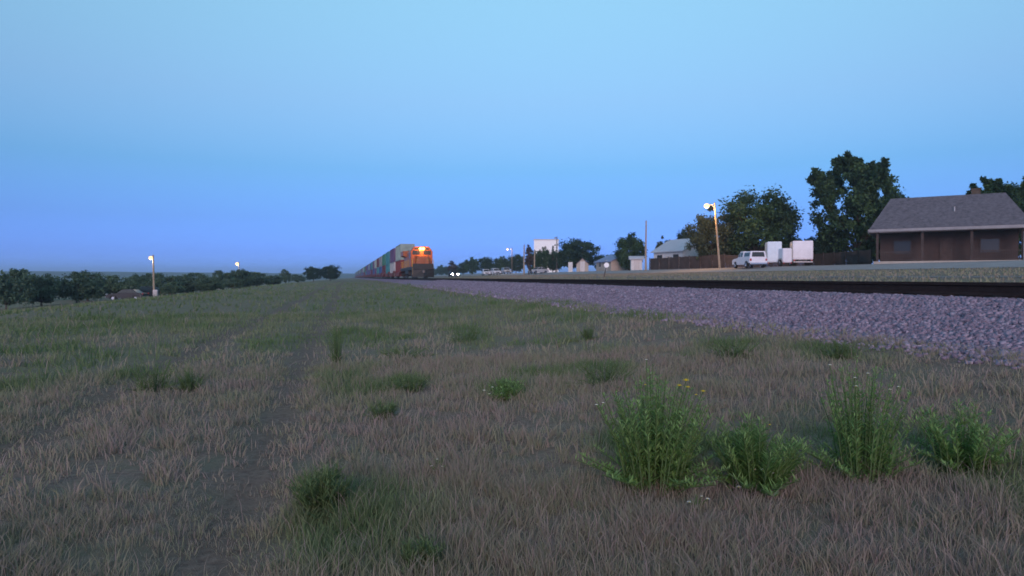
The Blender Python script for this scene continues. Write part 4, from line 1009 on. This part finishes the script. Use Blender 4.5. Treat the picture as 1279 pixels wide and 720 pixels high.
def weed(px, pyb, pyt, wpx, label, seed, n_stem, per, leaf, flowers=(), name='weed', lw=.09, group=None):
    """flowers: (px, py, radius m, petal) seen on top of the plant."""
    x, y, d = gp(px, pyb); z = gz(x, y)
    W = wpx / F * d; Hh = (pyb - pyt) / F * d
    me, sm, tips = weed_mesh(seed, W, Hh, n_stem, per, leaf, lw)
    e = empty(name, label, 'plant', (x, y, z - .01), R(-YAW), group)
    link('foliage', me, M['leaf_tuft' if name == 'grass_tuft' else 'leaf_weed'], e); link('stem', sm, M['stem'], e)
    for fx, fy, r, pm_ in flowers:
        c = ((fx - px) / F * d, random.uniform(-.3, .3) * W * .3, (pyb - fy) / F * d + .01)
        flower(e, (c[0], c[1] - W * .25, c[2]), r, pm_, (c[0] * .35, c[1] * .4, max(.02, c[2] * .35)))
    return e
weed(818, 612, 466, 140, 'largest bushy green weed with yellow flower heads on top, in the dry grass', 101, 110, 52, .062,
     [(847, 472, .021, 'petal_yellow'), (842, 480, .017, 'petal_yellow'), (851, 481, .015, 'petal_yellow'), (866, 484, .015, 'petal_yellow'), (861, 490, .010, 'petal_yellow'), (800, 478, .008, 'petal_yellow'), (803, 449, .008, 'petal_white'), (742, 503, .010, 'petal_white'), (748, 498, .009, 'petal_white')], 'flowering_weed')
weed(948, 612, 518, 120, 'rounded green weed with white daisies at its foot, between the two tallest weeds', 103, 90, 34, .085,
     [(916, 604, .014, 'petal_white'), (944, 582, .016, 'petal_white'), (953, 585, .014, 'petal_white'), (935, 582, .008, 'petal_white'), (992, 622, .014, 'petal_white'), (950, 526, .008, 'petal_yellow')], 'flowering_weed', .05)
weed(1078, 600, 452, 122, 'tall loose green weed with small white blossoms at its tips, right of the rounded weed', 107, 72, 44, .055,
     [(1028, 455, .011, 'petal_white'), (1050, 468, .010, 'petal_white'), (1054, 479, .012, 'petal_white'), (1070, 464, .010, 'petal_white'), (1092, 482, .010, 'petal_white'), (1103, 479, .009, 'petal_white')], 'flowering_weed')
weed(1205, 590, 500, 120, 'wide green weed past the tall loose one, near the stone slope', 109, 50, 34, .07, (), 'flowering_weed')
weed(630, 500, 472, 54, 'low green tuft dotted with white blossoms in the middle of the field', 113, 34, 26, .06,
     [(606, 486, .016, 'petal_white'), (616, 482, .014, 'petal_white'), (628, 490, .017, 'petal_white'), (630, 497, .014, 'petal_white'), (612, 491, .012, 'petal_white')], 'flowering_weed')
weed(548, 592, 572, 34, 'sprig of small white blossoms alone in the mauve grass', 127, 12, 12, .03,
     [(540, 583, .009, 'petal_white'), (547, 575, .008, 'petal_white'), (553, 584, .009, 'petal_white'), (544, 588, .008, 'petal_white')], 'flowering_weed')
weed(872, 640, 618, 26, 'few tiny white daisies in front of the largest bushy weed', 131, 8, 10, .025, [(861, 628, .012, 'petal_white'), (884, 624, .011, 'petal_white'), (876, 620, .007, 'petal_white')], 'flowering_weed')
weed(402, 645, 583, 80, 'dense bright green grassy tuft in the field track', 137, 70, 24, .07, (), 'grass_tuft', .05)
for px, pb, pt, wp, lab, sd in ((757, 480, 446, 84, 'broad green weed patch in the field left of the stone slope, above the largest weed', 139), (580, 428, 400, 50, 'small green weed patch right of the field track, farthest up the field', 149),
                                (420, 455, 405, 24, 'narrow green tuft along the right side of the brown wheel rut', 151), (190, 490, 440, 60, 'green weedy tuft at the left edge of the field', 157), (240, 490, 458, 40, 'small green tuft beside the left wheel rut', 163),
                                (505, 448, 430, 70, 'flat green weed patch in the field, the upper one right of the rut', 167), (512, 490, 466, 62, 'flat green weed patch in the field, the lower one right of the rut', 173), (915, 448, 420, 66, 'dull green weed patch at the foot of the stone slope', 179),
                                (480, 525, 500, 34, 'small pale green tuft in the middle of the mauve grass', 181), (1050, 448, 424, 60, 'dull green weed patch right at the stone edge, behind the tall loose weed', 191), (735, 425, 405, 22, 'tiny dark green weed close to the stone slope', 193),
                                (525, 712, 676, 60, 'faint green tuft low in the dry grass in front', 197)):
    weed(px, pb, pt, wp, lab, sd, 34, 20, .06, (), 'grass_tuft', .06)
